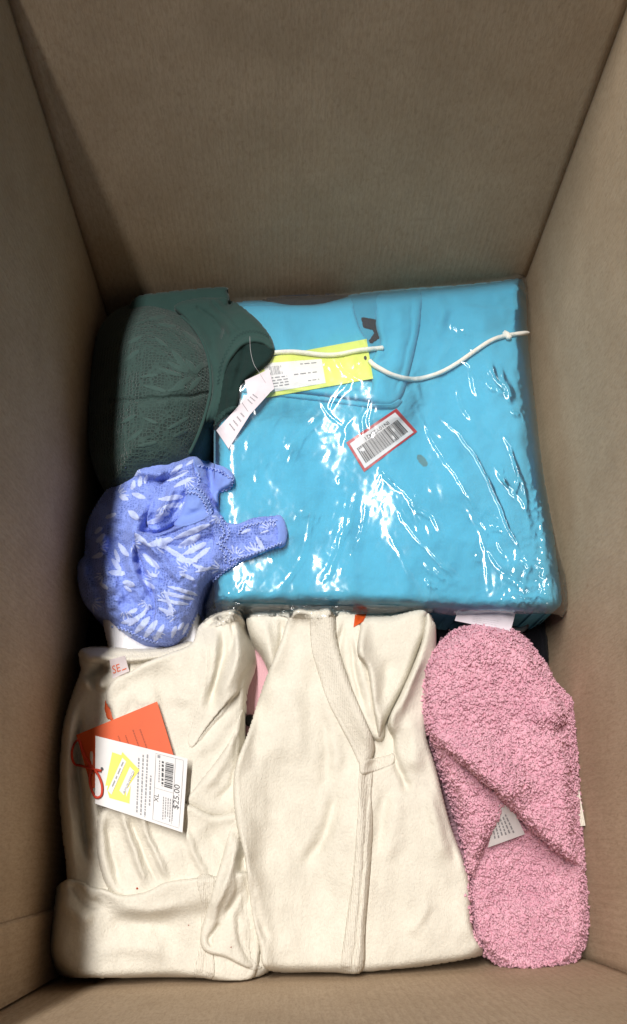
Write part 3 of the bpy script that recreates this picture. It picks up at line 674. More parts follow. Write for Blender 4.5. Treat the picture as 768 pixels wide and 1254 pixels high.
layer('draped_fold', [(228, 984), (244, 958), (266, 930), (284, 902), (297, 868), (299, 885), (295, 920), (293, 960), (293, 992), (280, 1001), (255, 999)], M_cream, top_, thick=.004, R=4, sigma=6, step=1.5,
      folds=[([(292, 890), (276, 930), (246, 972)], 6, .005, 'ridge'), ([(294, 930), (284, 960), (262, 985)], 5, -.004, 'ridge')])
# lower part running under it
layer('sleeve', [(128, 985), (180, 975), (230, 984), (262, 998), (296, 996), (296, 1040), (285, 1090), (240, 1100), (190, 1108), (150, 1104), (128, 1080), (118, 1030)], M_cream, top_,
      thick=.010, R=10, sigma=8, step=1.8, noise=[(30, .004, 81)],
      folds=[([(146, 985), (160, 1030), (182, 1092)], 4, .007, 'ridge'), ([(168, 985), (184, 1030), (208, 1082)], 4, .007, 'ridge'), ([(158, 990), (172, 1036), (195, 1088)], 3, -.004, 'ridge'),
             ([(225, 1010), (240, 1050), (256, 1080)], 4, .005, 'ridge'), ([(130, 1000), (138, 1050), (150, 1095)], 5, -.006, 'ridge'), ([(250, 1010), (270, 1040), (280, 1070)], 10, -.004, 'ridge')])
# band folded across the bottom
layer('hem_panel', [(62, 1104), (68, 1088), (82, 1077), (100, 1080), (112, 1086), (130, 1090), (150, 1096), (178, 1092), (204, 1080), (240, 1075), (270, 1073), (312, 1078), (312, 1196), (240, 1197), (183, 1197), (115, 1198), (66, 1193), (58, 1165), (57, 1130)], M_cream, top_,
      thick=.0045, R=6, base=over(14, 7), down=.07, step=1.7, noise=[(40, .005, 86), (16, .0006, 88)],
      folds=[([(84, 1078), (100, 1096), (112, 1108), (124, 1100)], 6, -.010, 'ridge'), ([(70, 1096), (92, 1118), (116, 1130)], 9, .006, 'ridge'), ([(130, 1110), (180, 1116), (230, 1106)], 7, .003, 'ridge'),
             ([(120, 1140), (170, 1130), (225, 1138)], 10, -.003, 'ridge'), ([(110, 1170), (160, 1160), (220, 1170)], 10, .003, 'ridge')])
layer('hem_strip', [(241, 1075), (262, 1074), (263, 1110), (260, 1150), (262, 1196), (238, 1197), (244, 1160), (247, 1110)], M_cream2, top_, thick=.0016, R=2.5, sigma=3, step=1.4,
      folds=[([(252, 1080), (256, 1120), (250, 1194)], 1.8, -.0014, 'ridge', .03)])

# --- pink item and black button glimpsed in the gap
layer('pink_garment', [(298, 800), (322, 800), (342, 825), (334, 880), (316, 912), (298, 905)], M_pinkc, thick=.012, base=-.030, clamp=False, R=8, step=2)
tag(bpy.data.objects['pink_garment'], 'pale pink cloth glimpsed in the narrow gap between the two cream garments', 'clothing')
def button(u, v, r, mat, lift):
    z = samp(G, u, v)+lift; c = P(u, v, z); vs = []; n = 16; prof = [(.02, .0034), (.3, .0033), (.6, .0027), (.85, .0016), (1, 0), (1, -.004)]
    for (q, h) in prof:
        for a in np.linspace(0, 2*np.pi, n, endpoint=False): vs.append([c[0]+q*r*math.cos(a), c[1]+q*r*math.sin(a), c[2]+h])
    f = [[i*n+j, (i+1)*n+j, (i+1)*n+(j+1) % n, i*n+(j+1) % n] for i in range(len(prof)-1) for j in range(n)]
    return mesh_obj('button', np.array(vs), np.array(f)[:, ::-1], mat)
tag(button(306.5, 882, .0048, M_plas, .002), 'small shiny black button at the bottom of the gap between the cream garments', 'button')

# --- cream V neck cardigan in the middle
cardi = empty('cream_cardigan', P(440, 1000, -.05), 'cream knit V neck cardigan with a long placket, folded beside the pink slipper', 'cardigan')
layer('back_panel', [(304, 752), (330, 747), (400, 746), (445, 750), (480, 750), (515, 745), (526, 750), (533, 768), (533, 812), (524, 850), (524, 900), (535, 945), (551, 1007), (572, 1073), (578, 1132), (588, 1164), (530, 1178), (442, 1188), (322, 1184), (306, 1136), (298, 1052), (292, 990), (318, 910), (332, 850), (326, 812), (305, 775)], M_cream, cardi,
      thick=.018, base=-.004, R=13, down=.08, step=2, clamp=False, noise=[(60, .008, 101), (22, .0006, 103)],
      folds=[([(320, 752), (330, 790), (326, 830)], 7, .007, 'ridge'), ([(345, 750), (345, 790), (334, 836)], 4, -.008, 'ridge')])
layer('inner_fold', [(405, 752), (436, 752), (446, 770), (462, 820), (470, 870), (470, 905), (452, 900), (425, 850), (408, 790)], M_cream, cardi, thick=.009, R=8, sigma=7, step=1.6,
      folds=[([(424, 756), (416, 800), (432, 850)], 3.5, -.006, 'ridge'), ([(434, 762), (438, 800), (450, 850), (460, 896)], 5, .005, 'ridge'), ([(430, 775), (436, 830), (446, 870)], 2.5, -.004, 'ridge')])
layer('hood_lining', [(446, 757), (480, 754), (510, 747), (524, 750), (524, 770), (514, 792), (500, 830), (484, 862), (470, 890), (464, 902), (458, 870), (450, 820), (438, 800), (441, 770)], M_cream, cardi, thick=.013, R=9, sigma=7, step=1.6, noise=[(40, .004, 107)],
      folds=[([(447, 760), (440, 790), (446, 840), (462, 890)], 7, .006, 'ridge'), ([(478, 800), (468, 850), (465, 880)], 7, -.004, 'ridge')])
card('orange_tab', [(435, 752), (449, 752), (445, 761), (433, 768)], M_or, cardi, lift=.001)
layer('right_panel', [(524, 750), (530, 760), (534, 769), (533, 812), (524, 850), (522, 898), (534, 940), (551, 1007), (574, 1073), (578, 1132), (592, 1163), (588, 1171), (530, 1182), (475, 1189), (425, 1192), (428, 1100), (436, 1000), (446, 948), (466, 940), (480, 930), (482, 905), (478, 880), (492, 848), (508, 812), (518, 785), (521, 765)], M_cream, cardi,
      thick=.0065, R=6, base=over(14, 7), down=.07, step=1.7, noise=[(54, .006, 111), (20, .0006, 113)],
      folds=[([(520, 800), (502, 840), (488, 880)], 4, .006, 'ridge'), ([(484, 890), (480, 915), (490, 945), (504, 975)], 5, -.008, 'ridge', .2), ([(500, 870), (508, 910), (505, 950)], 12, .007, 'ridge'),
             ([(474, 960), (466, 1000), (462, 1050)], 7, -.005, 'ridge'), ([(520, 960), (534, 1000), (545, 1060)], 9, .006, 'ridge'), ([(532, 970), (552, 1030), (560, 1070)], 5, -.004, 'ridge'),
             ([(486, 965), (484, 1010), (476, 1060)], 9, .004, 'ridge'), ([(530, 1100), (512, 1130), (500, 1150)], 6, .003, 'ridge'), ([(560, 1080), (566, 1120), (580, 1155)], 9, .003, 'ridge')])
slv = layer('sleeve_end', [(284, 1012), (298, 1000), (306, 1030), (308, 1085), (312, 1130), (322, 1166), (323, 1182), (314, 1188), (298, 1184), (276, 1173), (256, 1168), (247, 1160), (246, 1142), (258, 1098), (272, 1050)], M_cream, cardi,
      thick=.005, R=5, sigma=7, step=1.5, noise=[(30, .004, 131)],
      folds=[([(296, 1010), (284, 1060), (266, 1110), (256, 1150)], 5, .007, 'ridge'), ([(300, 1040), (292, 1090), (274, 1130)], 4, -.007, 'ridge'), ([(298, 1050), (306, 1110), (316, 1176)], 5, .006, 'ridge'), ([(290, 1110), (296, 1150), (308, 1180)], 4, -.006, 'ridge'), ([(270, 1130), (258, 1148), (262, 1160)], 3, -.006, 'ridge')])
layer('left_panel', [(358, 749), (384, 747), (408, 748), (414, 790), (428, 834), (442, 868), (456, 904), (457, 925), (448, 944), (446, 975), (452, 1010), (450, 1073), (446, 1130), (442, 1191), (385, 1192), (328, 1188), (318, 1160), (308, 1115), (300, 1052), (288, 1000), (287, 944), (304, 896), (322, 840), (342, 790)], M_cream, cardi,
      thick=.007, R=6, base=over(14, 8), down=.07, step=1.7, noise=[(56, .007, 121), (20, .0006, 123)],
      folds=[([(378, 760), (366, 820), (362, 880), (372, 940)], 13, .004, 'ridge'), ([(398, 870), (402, 930), (396, 980)], 8, -.004, 'ridge'), ([(430, 1010), (424, 1080), (420, 1150)], 9, -.003, 'ridge'), ([(392, 830), (404, 880), (412, 930), (412, 962)], 9, .006, 'ridge'), ([(414, 950), (406, 1000), (388, 1040), (360, 1068)], 8, -.008, 'ridge', .35), ([(330, 880), (318, 950), (318, 1040)], 14, .007, 'ridge'),
             ([(350, 830), (345, 890), (350, 940)], 16, .004, 'ridge'), ([(420, 985), (414, 1040), (412, 1100)], 12, .004, 'ridge'), ([(305, 1060), (312, 1110), (330, 1160)], 5, -.005, 'ridge'), ([(340, 1090), (352, 1140), (350, 1180)], 14, .003, 'ridge')])
layer('neckband', [(380, 749), (392, 748), (407, 749), (413, 790), (427, 834), (442, 868), (457, 904), (458, 922), (448, 946), (441, 938), (430, 914), (413, 882), (400, 855), (387, 815), (381, 790)], M_cream2, cardi, thick=.0034, R=3, sigma=4, step=1.4,
      folds=[([(384, 760), (388, 808), (404, 855), (432, 908), (443, 935)], 1.6, -.0012, 'ridge', .03)])
layer('placket', [(441, 940), (456, 942), (455, 975), (457, 1011), (453, 1073), (448, 1130), (443, 1192), (418, 1193), (424, 1130), (432, 1073), (437, 1010), (439, 975)], M_cream2, cardi, thick=.0030, R=3, sigma=4, step=1.4,
      folds=[([(451, 960), (448, 1010), (444, 1073), (432, 1192)], 1.8, -.0026, 'ridge', .02), ([(449, 960), (452, 1010), (448, 1073), (438, 1192)], 2.2, .0016, 'ridge', .02)])
layer('neckband', [(440, 936), (452, 930), (474, 925), (482, 922), (483, 934), (470, 940), (454, 946), (443, 948)], M_cream2, cardi, thick=.003, R=3, sigma=3, step=1.3)
# stray dark specks on the cream cloth
for (u, v, r) in [(168, 1088, 1.5), (231, 1133, .9), (283, 1160, 1.0)]:
    layer('speck', [(u+r*math.cos(a), v+r*math.sin(a)) for a in np.linspace(0, 6.28, 7)[:-1]], M_ordark, top_ if u < 240 else cardi, thick=.0004, R=1, sigma=.5, sharp=True, step=.8, gap=.0003)

# --- hang tags of the cream top
OQ = [(93.5, 900), (192.5, 859), (213, 926), (112, 966)]
tg = empty('orange_hang_tag', P(150, 910, .02), 'plain orange card hang tag lying under the white price tag', 'tag')
card('card', OQ, M_or, tg, mode='plane', lift=.0005)
sh = []
for k, x in enumerate((.46, .54, .64, .72)): sh += words(x, .30+.04*(k % 2), x+.02, .92, .014, 200+k)
print_on('print', OQ, sh, M_ordark, tg)
TQ = [(117, 901), (230, 929), (223.5, 1019.5), (116.5, 984)]
tw = empty('white_price_tag', P(172, 960, .03), 'white card price tag reading $25.00 and XL with a yellow clearance sticker', 'tag')
card('card', TQ, M_card_w, tw, mode='plane', lift=.0012, th=.0007, curl=.0012)
sh = [text_shape('$25.00', (.935, .72), (0, -.088*1.25), 1.12, (-.078, 0)), text_shape('XL', (.71, .70), (0, -.10), .95, (-.075, 0))]
print_on('print', TQ, sh, M_ink, tw)
sh = []; rb = random.Random(21); y = .12
while y < .47:
    w = rb.choice((.006, .01, .018)); sh.append(rect(.765, y, .09, w)); y += w+rb.choice((.006, .010))
sh += words(.735, .12, .745, .46, .022, 31)
print_on('barcode', TQ, sh, M_ink, tw)
sh = []
for k, (a, b) in enumerate(((.16, .93), (.10, .95), (.08, .96), (.36, .78))):
    x = .475+.046*k; sh += words(x, a, x, b, .017, 300+k)
for k in range(5): sh += words(.765+.026*k, .60, .77+.026*k, .92-.03*(k % 3), .012, 320+k)
sh += words(.70, .12, .705, .42, .012, 340); sh.append(rect(.675, .05, .03, .04))
for (x, y, w, h) in ((.655, .03, .003, .93), (.655, .51, .21, .004), (.868, .04, .003, .90), (.655, .035, .30, .004), (.955, .04, .003, .90), (.655, .955, .30, .004)): sh.append(rect(x, y, w, h))
print_on('small_print', TQ, sh, M_inkg, tw, .0002)
# yellow clearance sticker (two overlapping)
Y1 = [(137.5, 921), (149, 925), (142, 962), (129, 962)]
card('sticker', Y1, M_yel2, tw, sigma=0, lift=.0002, th=.0001)
Y2 = [(150, 921), (171.5, 942.5), (155, 984), (133.5, 976)]
card('sticker', [[(150, 921), (171, 943), (152, 970), (131, 966)], [(131, 966), (160, 962), (158.5, 984), (134, 977)]], M_yel2, tw, sigma=0, lift=.0003, th=.0001)
S2 = [(150, 921), (171, 943), (150, 990), (129, 968)]
print_on('sticker_panel', S2, [rect(.10, .10, .22, .86), rect(.56, .12, .26, .62), [(.80, .60), (.92, .42), (.95, .72)]], M_card_w, tw, .0003)
print_on('print', S2, [text_shape('Clearance', (.74, .13), (0, .155), .92, (.17, 0))]+words(.21, .16, .21, .80, .06, 71), M_inkg, tw, .0005)
print_on('tag_hole', TQ, [[(.075+.017*math.cos(a), .46+.026*math.sin(a)) for a in np.linspace(0, 6.28, 11)[:-1]]], M_ink, tw)
rc = empty('red_tag_cord', P(108, 945, .02), 'thin red cord looped through the hole of the white price tag', 'cord')
tube('loop', [(124, 944), (111, 941), (101, 938), (91, 935), (88, 923), (91, 911), (97, 907), (102, 922), (112, 940)], .0009, M_redcord, rc, sides=6, lift=.0004)
tube('loop', [(114, 940), (110, 950), (111, 963), (117, 976), (124, 974), (125, 962), (121, 950), (116, 943)], .0009, M_redcord, rc, sides=6, lift=.0004)
FA = 1.0; FW = 1.0; NA = 1.0; NS = 1.0

# loose crumpled lip of the bag lying over the top of the cream sweater
def lipf(U, V, s): return .0050*np.abs(fbm(U, V, 12, 3, 241))+.0016*np.abs(fbm(U, V, 5, 2, 243))
lp = layer('loose_edge', [(240, 742), (258, 734), (290, 738), (340, 740), (400, 742), (470, 741), (500, 744), (480, 751), (430, 752), (380, 757), (330, 754), (300, 757), (278, 763), (258, 767), (246, 760)], M_film, bag, thick=.0015, R=4, sigma=5, step=1.1, extra=lipf, skirt=False, gap=.0012)
lp['label'] = 'loose crumpled film lip along the near edge of the bag'

# --- white paper tag poking out under the bag, above the slipper
PQ = [(562, 744), (633, 745), (625, 774), (557, 760)]
pt = card('paper_tag', PQ, M_card_p, mode='z', z=.004)
tag(pt, 'pale lilac white paper tag sticking out between the bag and the pink slipper toe', 'tag')
sh = []
for k in range(3): sh += words(.30, .62+.1*k, .75, .62+.1*k, .018, 400+k)
print_on('print', PQ, sh, M_inkl, pt)

# --- pink slipper
slip = empty('pink_slipper', P(630, 980, -.05), 'fuzzy pink sherpa slipper with crossed straps standing against the right wall', 'slipper')
rP = np.random.default_rng(99)
def fuzz(U, V, s): return -.0034*worley(U+3*fbm(U, V, 12, 2, 3), V+3*fbm(U, V, 12, 2, 9), 7.5, 5)+.0014*fbm(U, V, 9, 3, 12)
def pile_regions():
    TU = []; TV = []; TZ = []
    return TU, TV, TZ
tufts = []; rims = []
def fuzzy(name, outline, **kw):
    lay = layer(name, outline, M_pile, slip, extra=fuzz, step=1.6, **kw)
    poly = smooth(outline)
    lo = poly.min(0); hi = poly.max(0); n = int((hi-lo).prod()/3.6)
    U = rP.uniform(lo[0], hi[0], n); V = rP.uniform(lo[1], hi[1], n); k = inside(U, V, poly); U = U[k]; V = V[k]
    # extra along the rim so the outline is ragged
    q = poly[np.repeat(np.arange(len(poly)), 9)]+rP.normal(0, 1.6, (len(poly)*9, 2)); U = np.concatenate([U, q[:, 0]]); V = np.concatenate([V, q[:, 1]])
    z = samp(G, U, V)
    m = len(poly)*14; q = poly[np.repeat(np.arange(len(poly)), 14)]+rP.normal(0, .8, (m, 2)); low = samp(G, q[:, 0]*.97+poly[:, 0].mean()*.03, q[:, 1]*.98+poly[:, 1].mean()*.02)-rP.uniform(.002, .016, m)
    rims.append((q[:, 0], q[:, 1], low)); tufts.append((poly, U, V, z))
    return lay
SO = [(548, 782), (562, 772), (582, 767), (606, 768), (630, 775), (648, 790), (664, 812), (680, 838), (698, 858), (701, 880), (703, 900), (706, 925), (708, 960), (711, 1000), (713, 1040), (716, 1075), (718, 1105), (717, 1138), (711, 1162), (699, 1178), (678, 1187), (650, 1190), (622, 1185), (602, 1172), (586, 1152), (577, 1122), (575, 1085), (571, 1052), (560, 1003), (546, 962), (531, 917), (523, 887), (521, 858), (524, 822), (534, 797)]
fuzzy('footbed', SO, thick=.026, base=-.010, R=12, down=.05, clamp=False, noise=[(60, .003, 141)], folds=[([(640, 1010), (640, 1070), (645, 1120)], 40, -.010, 'ridge'), ([(600, 1180), (650, 1186), (700, 1172)], 8, .004, 'ridge')])
fuzzy('strap', [(529, 905), (545, 900), (580, 905), (620, 930), (650, 965), (634, 978), (624, 988), (613, 1004), (600, 1022), (588, 1044), (578, 1070), (570, 1052), (560, 1006), (546, 962), (534, 925)], thick=.022, R=14, sigma=9, noise=[(40, .003, 144)])
SQ2 = [(SQ_) for SQ_ in [(612, 984), (625, 984), (643, 1021.5), (597.5, 1038)]]
it = card('inner_label', SQ2, M_card_w, slip, mode='plane'); it['label'] = 'small white printed label inside the slipper'
LQ2 = [(598, 1006), (622, 985), (643, 1021.5), (601, 1037)]
sh = []
for k in range(6): x = .16+.115*k; sh += words(x, .30-.02*k, x, .80 if k != 5 else .86, .045, 500+k)
print_on('print', LQ2, sh, M_inkg, slip)
def sel(p): return p
fuzzy('strap', [(548, 782), (562, 772), (582, 767), (606, 768), (630, 775), (648, 790), (664, 812), (680, 838), (698, 856), (704, 866), (700, 882), (702, 900), (706, 925), (708, 960), (711, 1000), (713, 1040), (712, 1064), (696, 1053), (672, 1034), (646, 1010), (624, 986), (602, 964), (575, 942), (550, 921), (529, 906), (522, 885), (521, 858), (524, 822), (534, 797)],
      thick=.031, R=10, sigma=9, noise=[(50, .004, 147)],
      folds=[([(700, 886), (688, 892), (674, 903)], 6, -.014, 'ridge', .35), ([(702, 862), (680, 872), (650, 880)], 12, .006, 'ridge'), ([(690, 915), (696, 960), (704, 1030)], 10, .003, 'ridge'), ([(560, 930), (620, 975), (700, 1045)], 9, .003, 'ridge')])
sl = card('side_label', [(706, 962), (709, 966), (717, 1011), (708, 1012)], M_cream2, slip, mode='z', z=.006, th=.0012)

def build_pile():
    U = []; V = []; Z = []
    for i, (poly, u, v, z) in enumerate(tufts):
        g = samp(G, u, v); k = z > g-.0035               # drop those buried by a later piece
        if i == 1:
            pass
        U.append(u[k]); V.append(v[k]); Z.append(z[k])
    for (u, v, z) in rims[:1]: U.append(u); V.append(v); Z.append(z)
    U = np.concatenate(U); V = np.concatenate(V); Z = np.concatenate(Z); n = len(U)
    # no pile on the printed label
    k = ~inside(U, V, np.array([(613, 990), (624, 987), (641, 1020), (600, 1035)])) & ~inside(U, V, np.array(PQ)+np.array([0, .5])); U, V, Z = U[k], V[k], Z[k]; n = len(U)
    gx = (samp(G, U+3, V)-samp(G, U-3, V))/(6*PX); gy = (samp(G, U, V+3)-samp(G, U, V-3))/(6*PX)
    nrm = np.stack([-np.clip(gx, -1.5, 1.5), np.clip(gy, -1.5, 1.5), np.ones(n)], 1); nrm /= np.linalg.norm(nrm, axis=1)[:, None]
    # clumps of pile lean together
    cl = np.stack([fbm(U, V, 9, 2, 61), fbm(U, V, 9, 2, 67), np.zeros(n)], 1)*2.2
    d = nrm+cl+rP.normal(0, .42, (n, 3)); d /= np.linalg.norm(d, axis=1)[:, None]
    side = np.cross(d, rP.normal(0, 1, (n, 3))); side /= np.linalg.norm(side, axis=1)[:, None]; b = np.cross(d, side)
    L = rP.uniform(.0014, .0026, n)[:, None]; c0 = in_box(P(U, V, Z-.0006))
    ring = []; rad = rP.uniform(.0007, .0013, n)[:, None]
    for (t, bend, rr_) in ((0, 0, .8), (.5, .12, 1.1), (.85, .55, 1.0), (.70, 1.0, .5)):
        c = c0+d*L*t+side*L*bend
        for a in (0, 2.094, 4.189):
            ring.append(c+(b*math.cos(a)+(side*(1-bend*.8)-d*bend*.6)*math.sin(a))*rad*rr_)
    v = np.stack(ring, 1).reshape(-1, 3); base_ = (np.arange(n)*12)[:, None]
    f = []
    for r_ in range(3):
        for j in range(3): f.append(base_+np.array([[r_*3+j, r_*3+(j+1) % 3, r_*3+3+(j+1) % 3, r_*3+3+j]]))
    f = np.concatenate(f); tri = base_+np.array([[9, 10, 11]])
    q0 = v[f[0]]; cen = v[:12].mean(0); nn = np.cross(q0[1]-q0[0], q0[2]-q0[0])
    if np.dot(nn, q0.mean(0)-cen) < 0: f = f[:, ::-1]; tri = tri[:, ::-1]
    o = mesh_obj('pile', v, [f, tri], M_pile, slip); o['kind'] = 'stuff'; print('tufts', n)
build_pile()

# --- green bra
bra = empty('green_bra', P(200, 470, -.04), 'dark green lace bra with moulded cup and wide smooth wing at the far left', 'bra')
def leafmask(leaves, wob=.8, sd=3):
    L = [(np.array(l[:2], float), np.array(l[2:4], float), l[4]) for l in leaves]
    def f(U, V):
        m = np.zeros(np.shape(U)); wu = U+wob*fbm(U, V, 7, 2, sd); wv = V+wob*fbm(U, V, 7, 2, sd+5)
        for a, b, w in L:
            d = b-a; l = np.hypot(*d)+1e-6; t = ((wu-a[0])*d[0]+(wv-a[1])*d[1])/l/l; q = np.abs((wu-a[0])*d[1]-(wv-a[1])*d[0])/l
            ww = w*np.sqrt(np.clip(4*t*(1-t), 0, 1))*(.75+.25*t)
            m = np.maximum(m, np.clip((ww-q)/.8+.3, 0, 1)*((t > 0) & (t < 1)))
        return m
    return f
def g1(pts): return [(80+x/2.648, 330+y/2.648) for x, y in pts]
gl = []
for (x0, y0, x1, y1, w) in [(345, 260, 400, 330, 9), (390, 290, 430, 340, 8), (330, 300, 400, 335, 7), (300, 320, 380, 345, 6), (420, 340, 450, 300, 8), (350, 385, 410, 350, 9), (330, 395, 390, 380, 7), (400, 395, 440, 350, 8), (440, 320, 470, 300, 6), (380, 200, 430, 240, 7), (400, 180, 440, 215, 6), (430, 240, 450, 260, 5), (250, 375, 330, 395, 6), (240, 350, 300, 340, 5), (270, 160, 330, 150, 6), (300, 175, 360, 185, 6), (200, 560, 250, 520, 6), (230, 575, 300, 560, 6), (330, 520, 400, 480, 6), (350, 545, 400, 520, 6), (250, 480, 300, 500, 5), (190, 300, 240, 260, 6), (200, 240, 250, 215, 6), (180, 500, 230, 470, 6), (290, 220, 330, 250, 5)]:
    gl.append((80+x0/2.648, 330+y0/2.648, 80+x1/2.648, 330+y1/2.648, w/2.648*1.3))
gm = leafmask(gl)
layer('side_panel', g1([(220, 95), (330, 72), (510, 56), (525, 72), (533, 98), (520, 150), (500, 240), (400, 260), (225, 180)]), M_gsat, bra, thick=.006, base=.006, clamp=False, R=5, step=1.8, noise=[(30, .002, 151)])
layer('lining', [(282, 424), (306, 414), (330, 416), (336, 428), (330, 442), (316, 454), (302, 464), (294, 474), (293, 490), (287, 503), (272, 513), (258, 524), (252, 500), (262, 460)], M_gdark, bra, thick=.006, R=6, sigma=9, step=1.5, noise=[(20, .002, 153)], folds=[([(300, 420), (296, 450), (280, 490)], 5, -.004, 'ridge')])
# scalloped lace at the lower edge of the lining
for k in range(9):
    t = k/8; u = 292-30*t; v = 500+19*t-6*math.sin(3.14*t)
    layer('scallop', [(u+3.4*math.cos(a), v+3.0*math.sin(a)) for a in np.linspace(0, 6.28, 9)[:-1]], M_gthread, bra, thick=.0010, R=1.5, sigma=2, step=1.1)
# pale tag hanging out of the bra
HQ = [(300, 458), (329.5, 452), (336, 476), (306.5, 508)]
ht = empty('pale_hang_tag', P(300, 500, .02), 'pale lilac folded hang tag tucked under the green bra, lying on the plastic', 'tag')
HB = [(265, 527), (300, 466), (329.5, 452), (336, 476), (319, 492), (280, 549.5)]
card('card', [[(265, 527), (296, 493), (306, 508), (280, 549.5)], [(296, 493), (314, 466), (333, 478), (306, 508)], [(300, 466), (329.5, 452), (336, 476), (306.5, 500)]], M_card_p, ht, sigma=7, lift=.001)
H1 = [(265, 527), (296, 493), (306, 508), (280, 549.5)]; H2 = [(296, 493), (314, 466), (333, 478), (306, 508)]
sh = []
for k in range(4): sh += words(.40+.14*k, .28+.04*k, .42+.14*k, .74, .035, 600+k)
print_on('print', H1, sh, M_inkg, ht)
sh = [rect(0, .02, .02, .96)]
for k in range(3): sh += words(.26+.13*k, .22+.03*k, .28+.13*k, .66, .035, 610+k)
print_on('print', H2, sh, M_inkg, ht)
layer('cup', [(132, 388), (150, 376), (180, 369), (212, 377), (240, 395), (258, 419), (268, 448), (268, 480), (260, 510), (246, 548), (228, 578), (180, 600), (135, 604), (114, 570), (107, 520), (109, 460), (118, 412)], M_glace, bra,
      thick=.050, down=.05, base=lambda U, V, Gl: -.004+np.clip((U-120)/150, 0, 1)*.012, R=80, step=1.3, mask=gm, power=.75, clamp=False, noise=[(50, .003, 161)],
      folds=[([(132, 492), (180, 489), (220, 486), (262, 482)], 2.6, -.0022, 'ridge', .03), ([(150, 380), (200, 395), (240, 430), (256, 480)], 7, .002, 'ridge')],
      extra=lambda U, V, s: .0004*gm(U, V))
layer('wing', g1([(352, 125), (372, 106), (400, 98), (460, 90), (530, 95), (575, 122), (620, 160), (655, 200), (674, 235), (676, 262), (662, 256), (640, 242), (605, 238), (575, 250), (548, 280), (526, 315), (512, 360), (505, 410), (492, 470), (465, 530), (432, 596), (405, 600), (425, 545), (455, 475), (474, 410), (476, 350), (468, 300), (452, 255), (425, 205), (390, 160)]), M_gsat, bra, thick=.0075, R=7, sigma=7, step=1.4, noise=[(36, .003, 171)],
      folds=[([(240, 374), (262, 392), (280, 412)], 1.8, -.0022, 'ridge', .08), ([(256, 368), (276, 386), (294, 408)], 1.8, -.0022, 'ridge', .08), ([(248, 371), (270, 389), (287, 409)], 4, .0015, 'ridge', .1),
             ([(335, 424), (318, 412), (302, 411), (286, 423), (274, 444), (266, 478), (256, 515), (242, 548)], 1.6, -.0016, 'ridge', .02), ([(300, 372), (322, 400), (334, 424)], 6, -.002, 'ridge')])
tube('piping', g1([(372, 150), (410, 182), (440, 225), (460, 275), (470, 330), (472, 385), (462, 440), (444, 500), (425, 550), (402, 598)]), .0016, M_gsat, bra, lift=-.0006, taper=True)
# zigzag stitching round the opening
zz = smooth([(330, 413), (318, 407), (302, 406), (288, 414), (278, 430), (270, 450), (267, 470)], False, 8)
vs = []; fs = []; n = 0
for i in range(0, len(zz)-1):
    a = zz[i]; b = zz[i+1]; d = (b-a)/np.hypot(*(b-a)); o = np.array([-d[1], d[0]])*(1.6 if i % 2 else -1.6)
    p0 = a-o; p1 = b+o; w = np.array([-(p1-p0)[1], (p1-p0)[0]]); w = w/np.hypot(*w)*.45
    q = np.array([p0-w, p1-w, p1+w, p0+w]); z = samp(G, q[:, 0], q[:, 1])+.0004; vs.append(P(q[:, 0], q[:, 1], z)); fs.append([n, n+1, n+2, n+3]); n += 4
mesh_obj('stitching', np.concatenate(vs), np.array(fs)[:, ::-1], M_gthread, bra)
tube('tag_thread', [(306, 412), (307, 430), (311, 446), (318, 457), (325, 468)], .00018, M_inkl, ht, sides=5, lift=.0004)

# --- blue lace bralette
bl = empty('blue_bralette', P(190, 680, -.02), 'periwinkle blue lace bralette with pale leaf pattern, crumpled below the green bra', 'bra')
def b2(pts): return [(80+x/2.648, 540+y/2.648) for x, y in pts]
raw = [(262, 340, 350, 318, 12), (350, 318, 470, 270, 10), (300, 330, 380, 380, 9), (365, 345, 440, 305, 12), (380, 370, 460, 330, 10), (400, 400, 470, 345, 9), (360, 385, 430, 390, 8), (340, 350, 400, 395, 8),
       (250, 365, 305, 415, 10), (225, 300, 265, 335, 9), (205, 225, 238, 255, 11), (170, 330, 205, 375, 9), (150, 380, 180, 420, 9), (140, 425, 195, 430, 10), (185, 455, 225, 470, 10), (160, 350, 175, 395, 7),
       (215, 170, 260, 185, 9), (225, 125, 215, 160, 8), (245, 112, 240, 150, 8), (265, 110, 258, 140, 7), (175, 180, 205, 190, 8), (300, 190, 385, 180, 9), (315, 215, 380, 205, 9), (260, 270, 320, 250, 9), (290, 245, 340, 235, 7), (330, 130, 400, 95, 9), (340, 110, 380, 75, 8), (350, 150, 410, 120, 8), (390, 80, 420, 60, 6),
       (330, 470, 430, 500, 7), (310, 490, 420, 515, 7), (300, 515, 400, 530, 7), (300, 540, 350, 565, 7), (320, 480, 350, 560, 6), (370, 430, 420, 450, 7), (410, 400, 460, 420, 7), (420, 425, 480, 410, 6),
       (205, 600, 250, 560, 9), (225, 625, 275, 570, 11), (255, 640, 300, 580, 11), (290, 650, 320, 595, 9), (180, 590, 230, 580, 8), (165, 610, 215, 635, 9), (345, 640, 360, 600, 8), (365, 615, 385, 590, 7), (380, 630, 400, 590, 6), (330, 570, 345, 530, 6), (270, 540, 240, 575, 7), (200, 560, 235, 545, 7),
       (100, 330, 130, 300, 8), (85, 380, 125, 365, 8), (95, 300, 120, 280, 7), (110, 460, 140, 480, 7), (600, 350, 650, 360, 7), (618, 310, 645, 355, 8), (570, 300, 600, 285, 6), (630, 300, 660, 290, 5), (580, 340, 600, 360, 5), (130, 250, 165, 235, 7), (190, 470, 215, 490, 6), (250, 450, 290, 480, 7), (265, 430, 300, 440, 6)]
rl = random.Random(77); cs = []
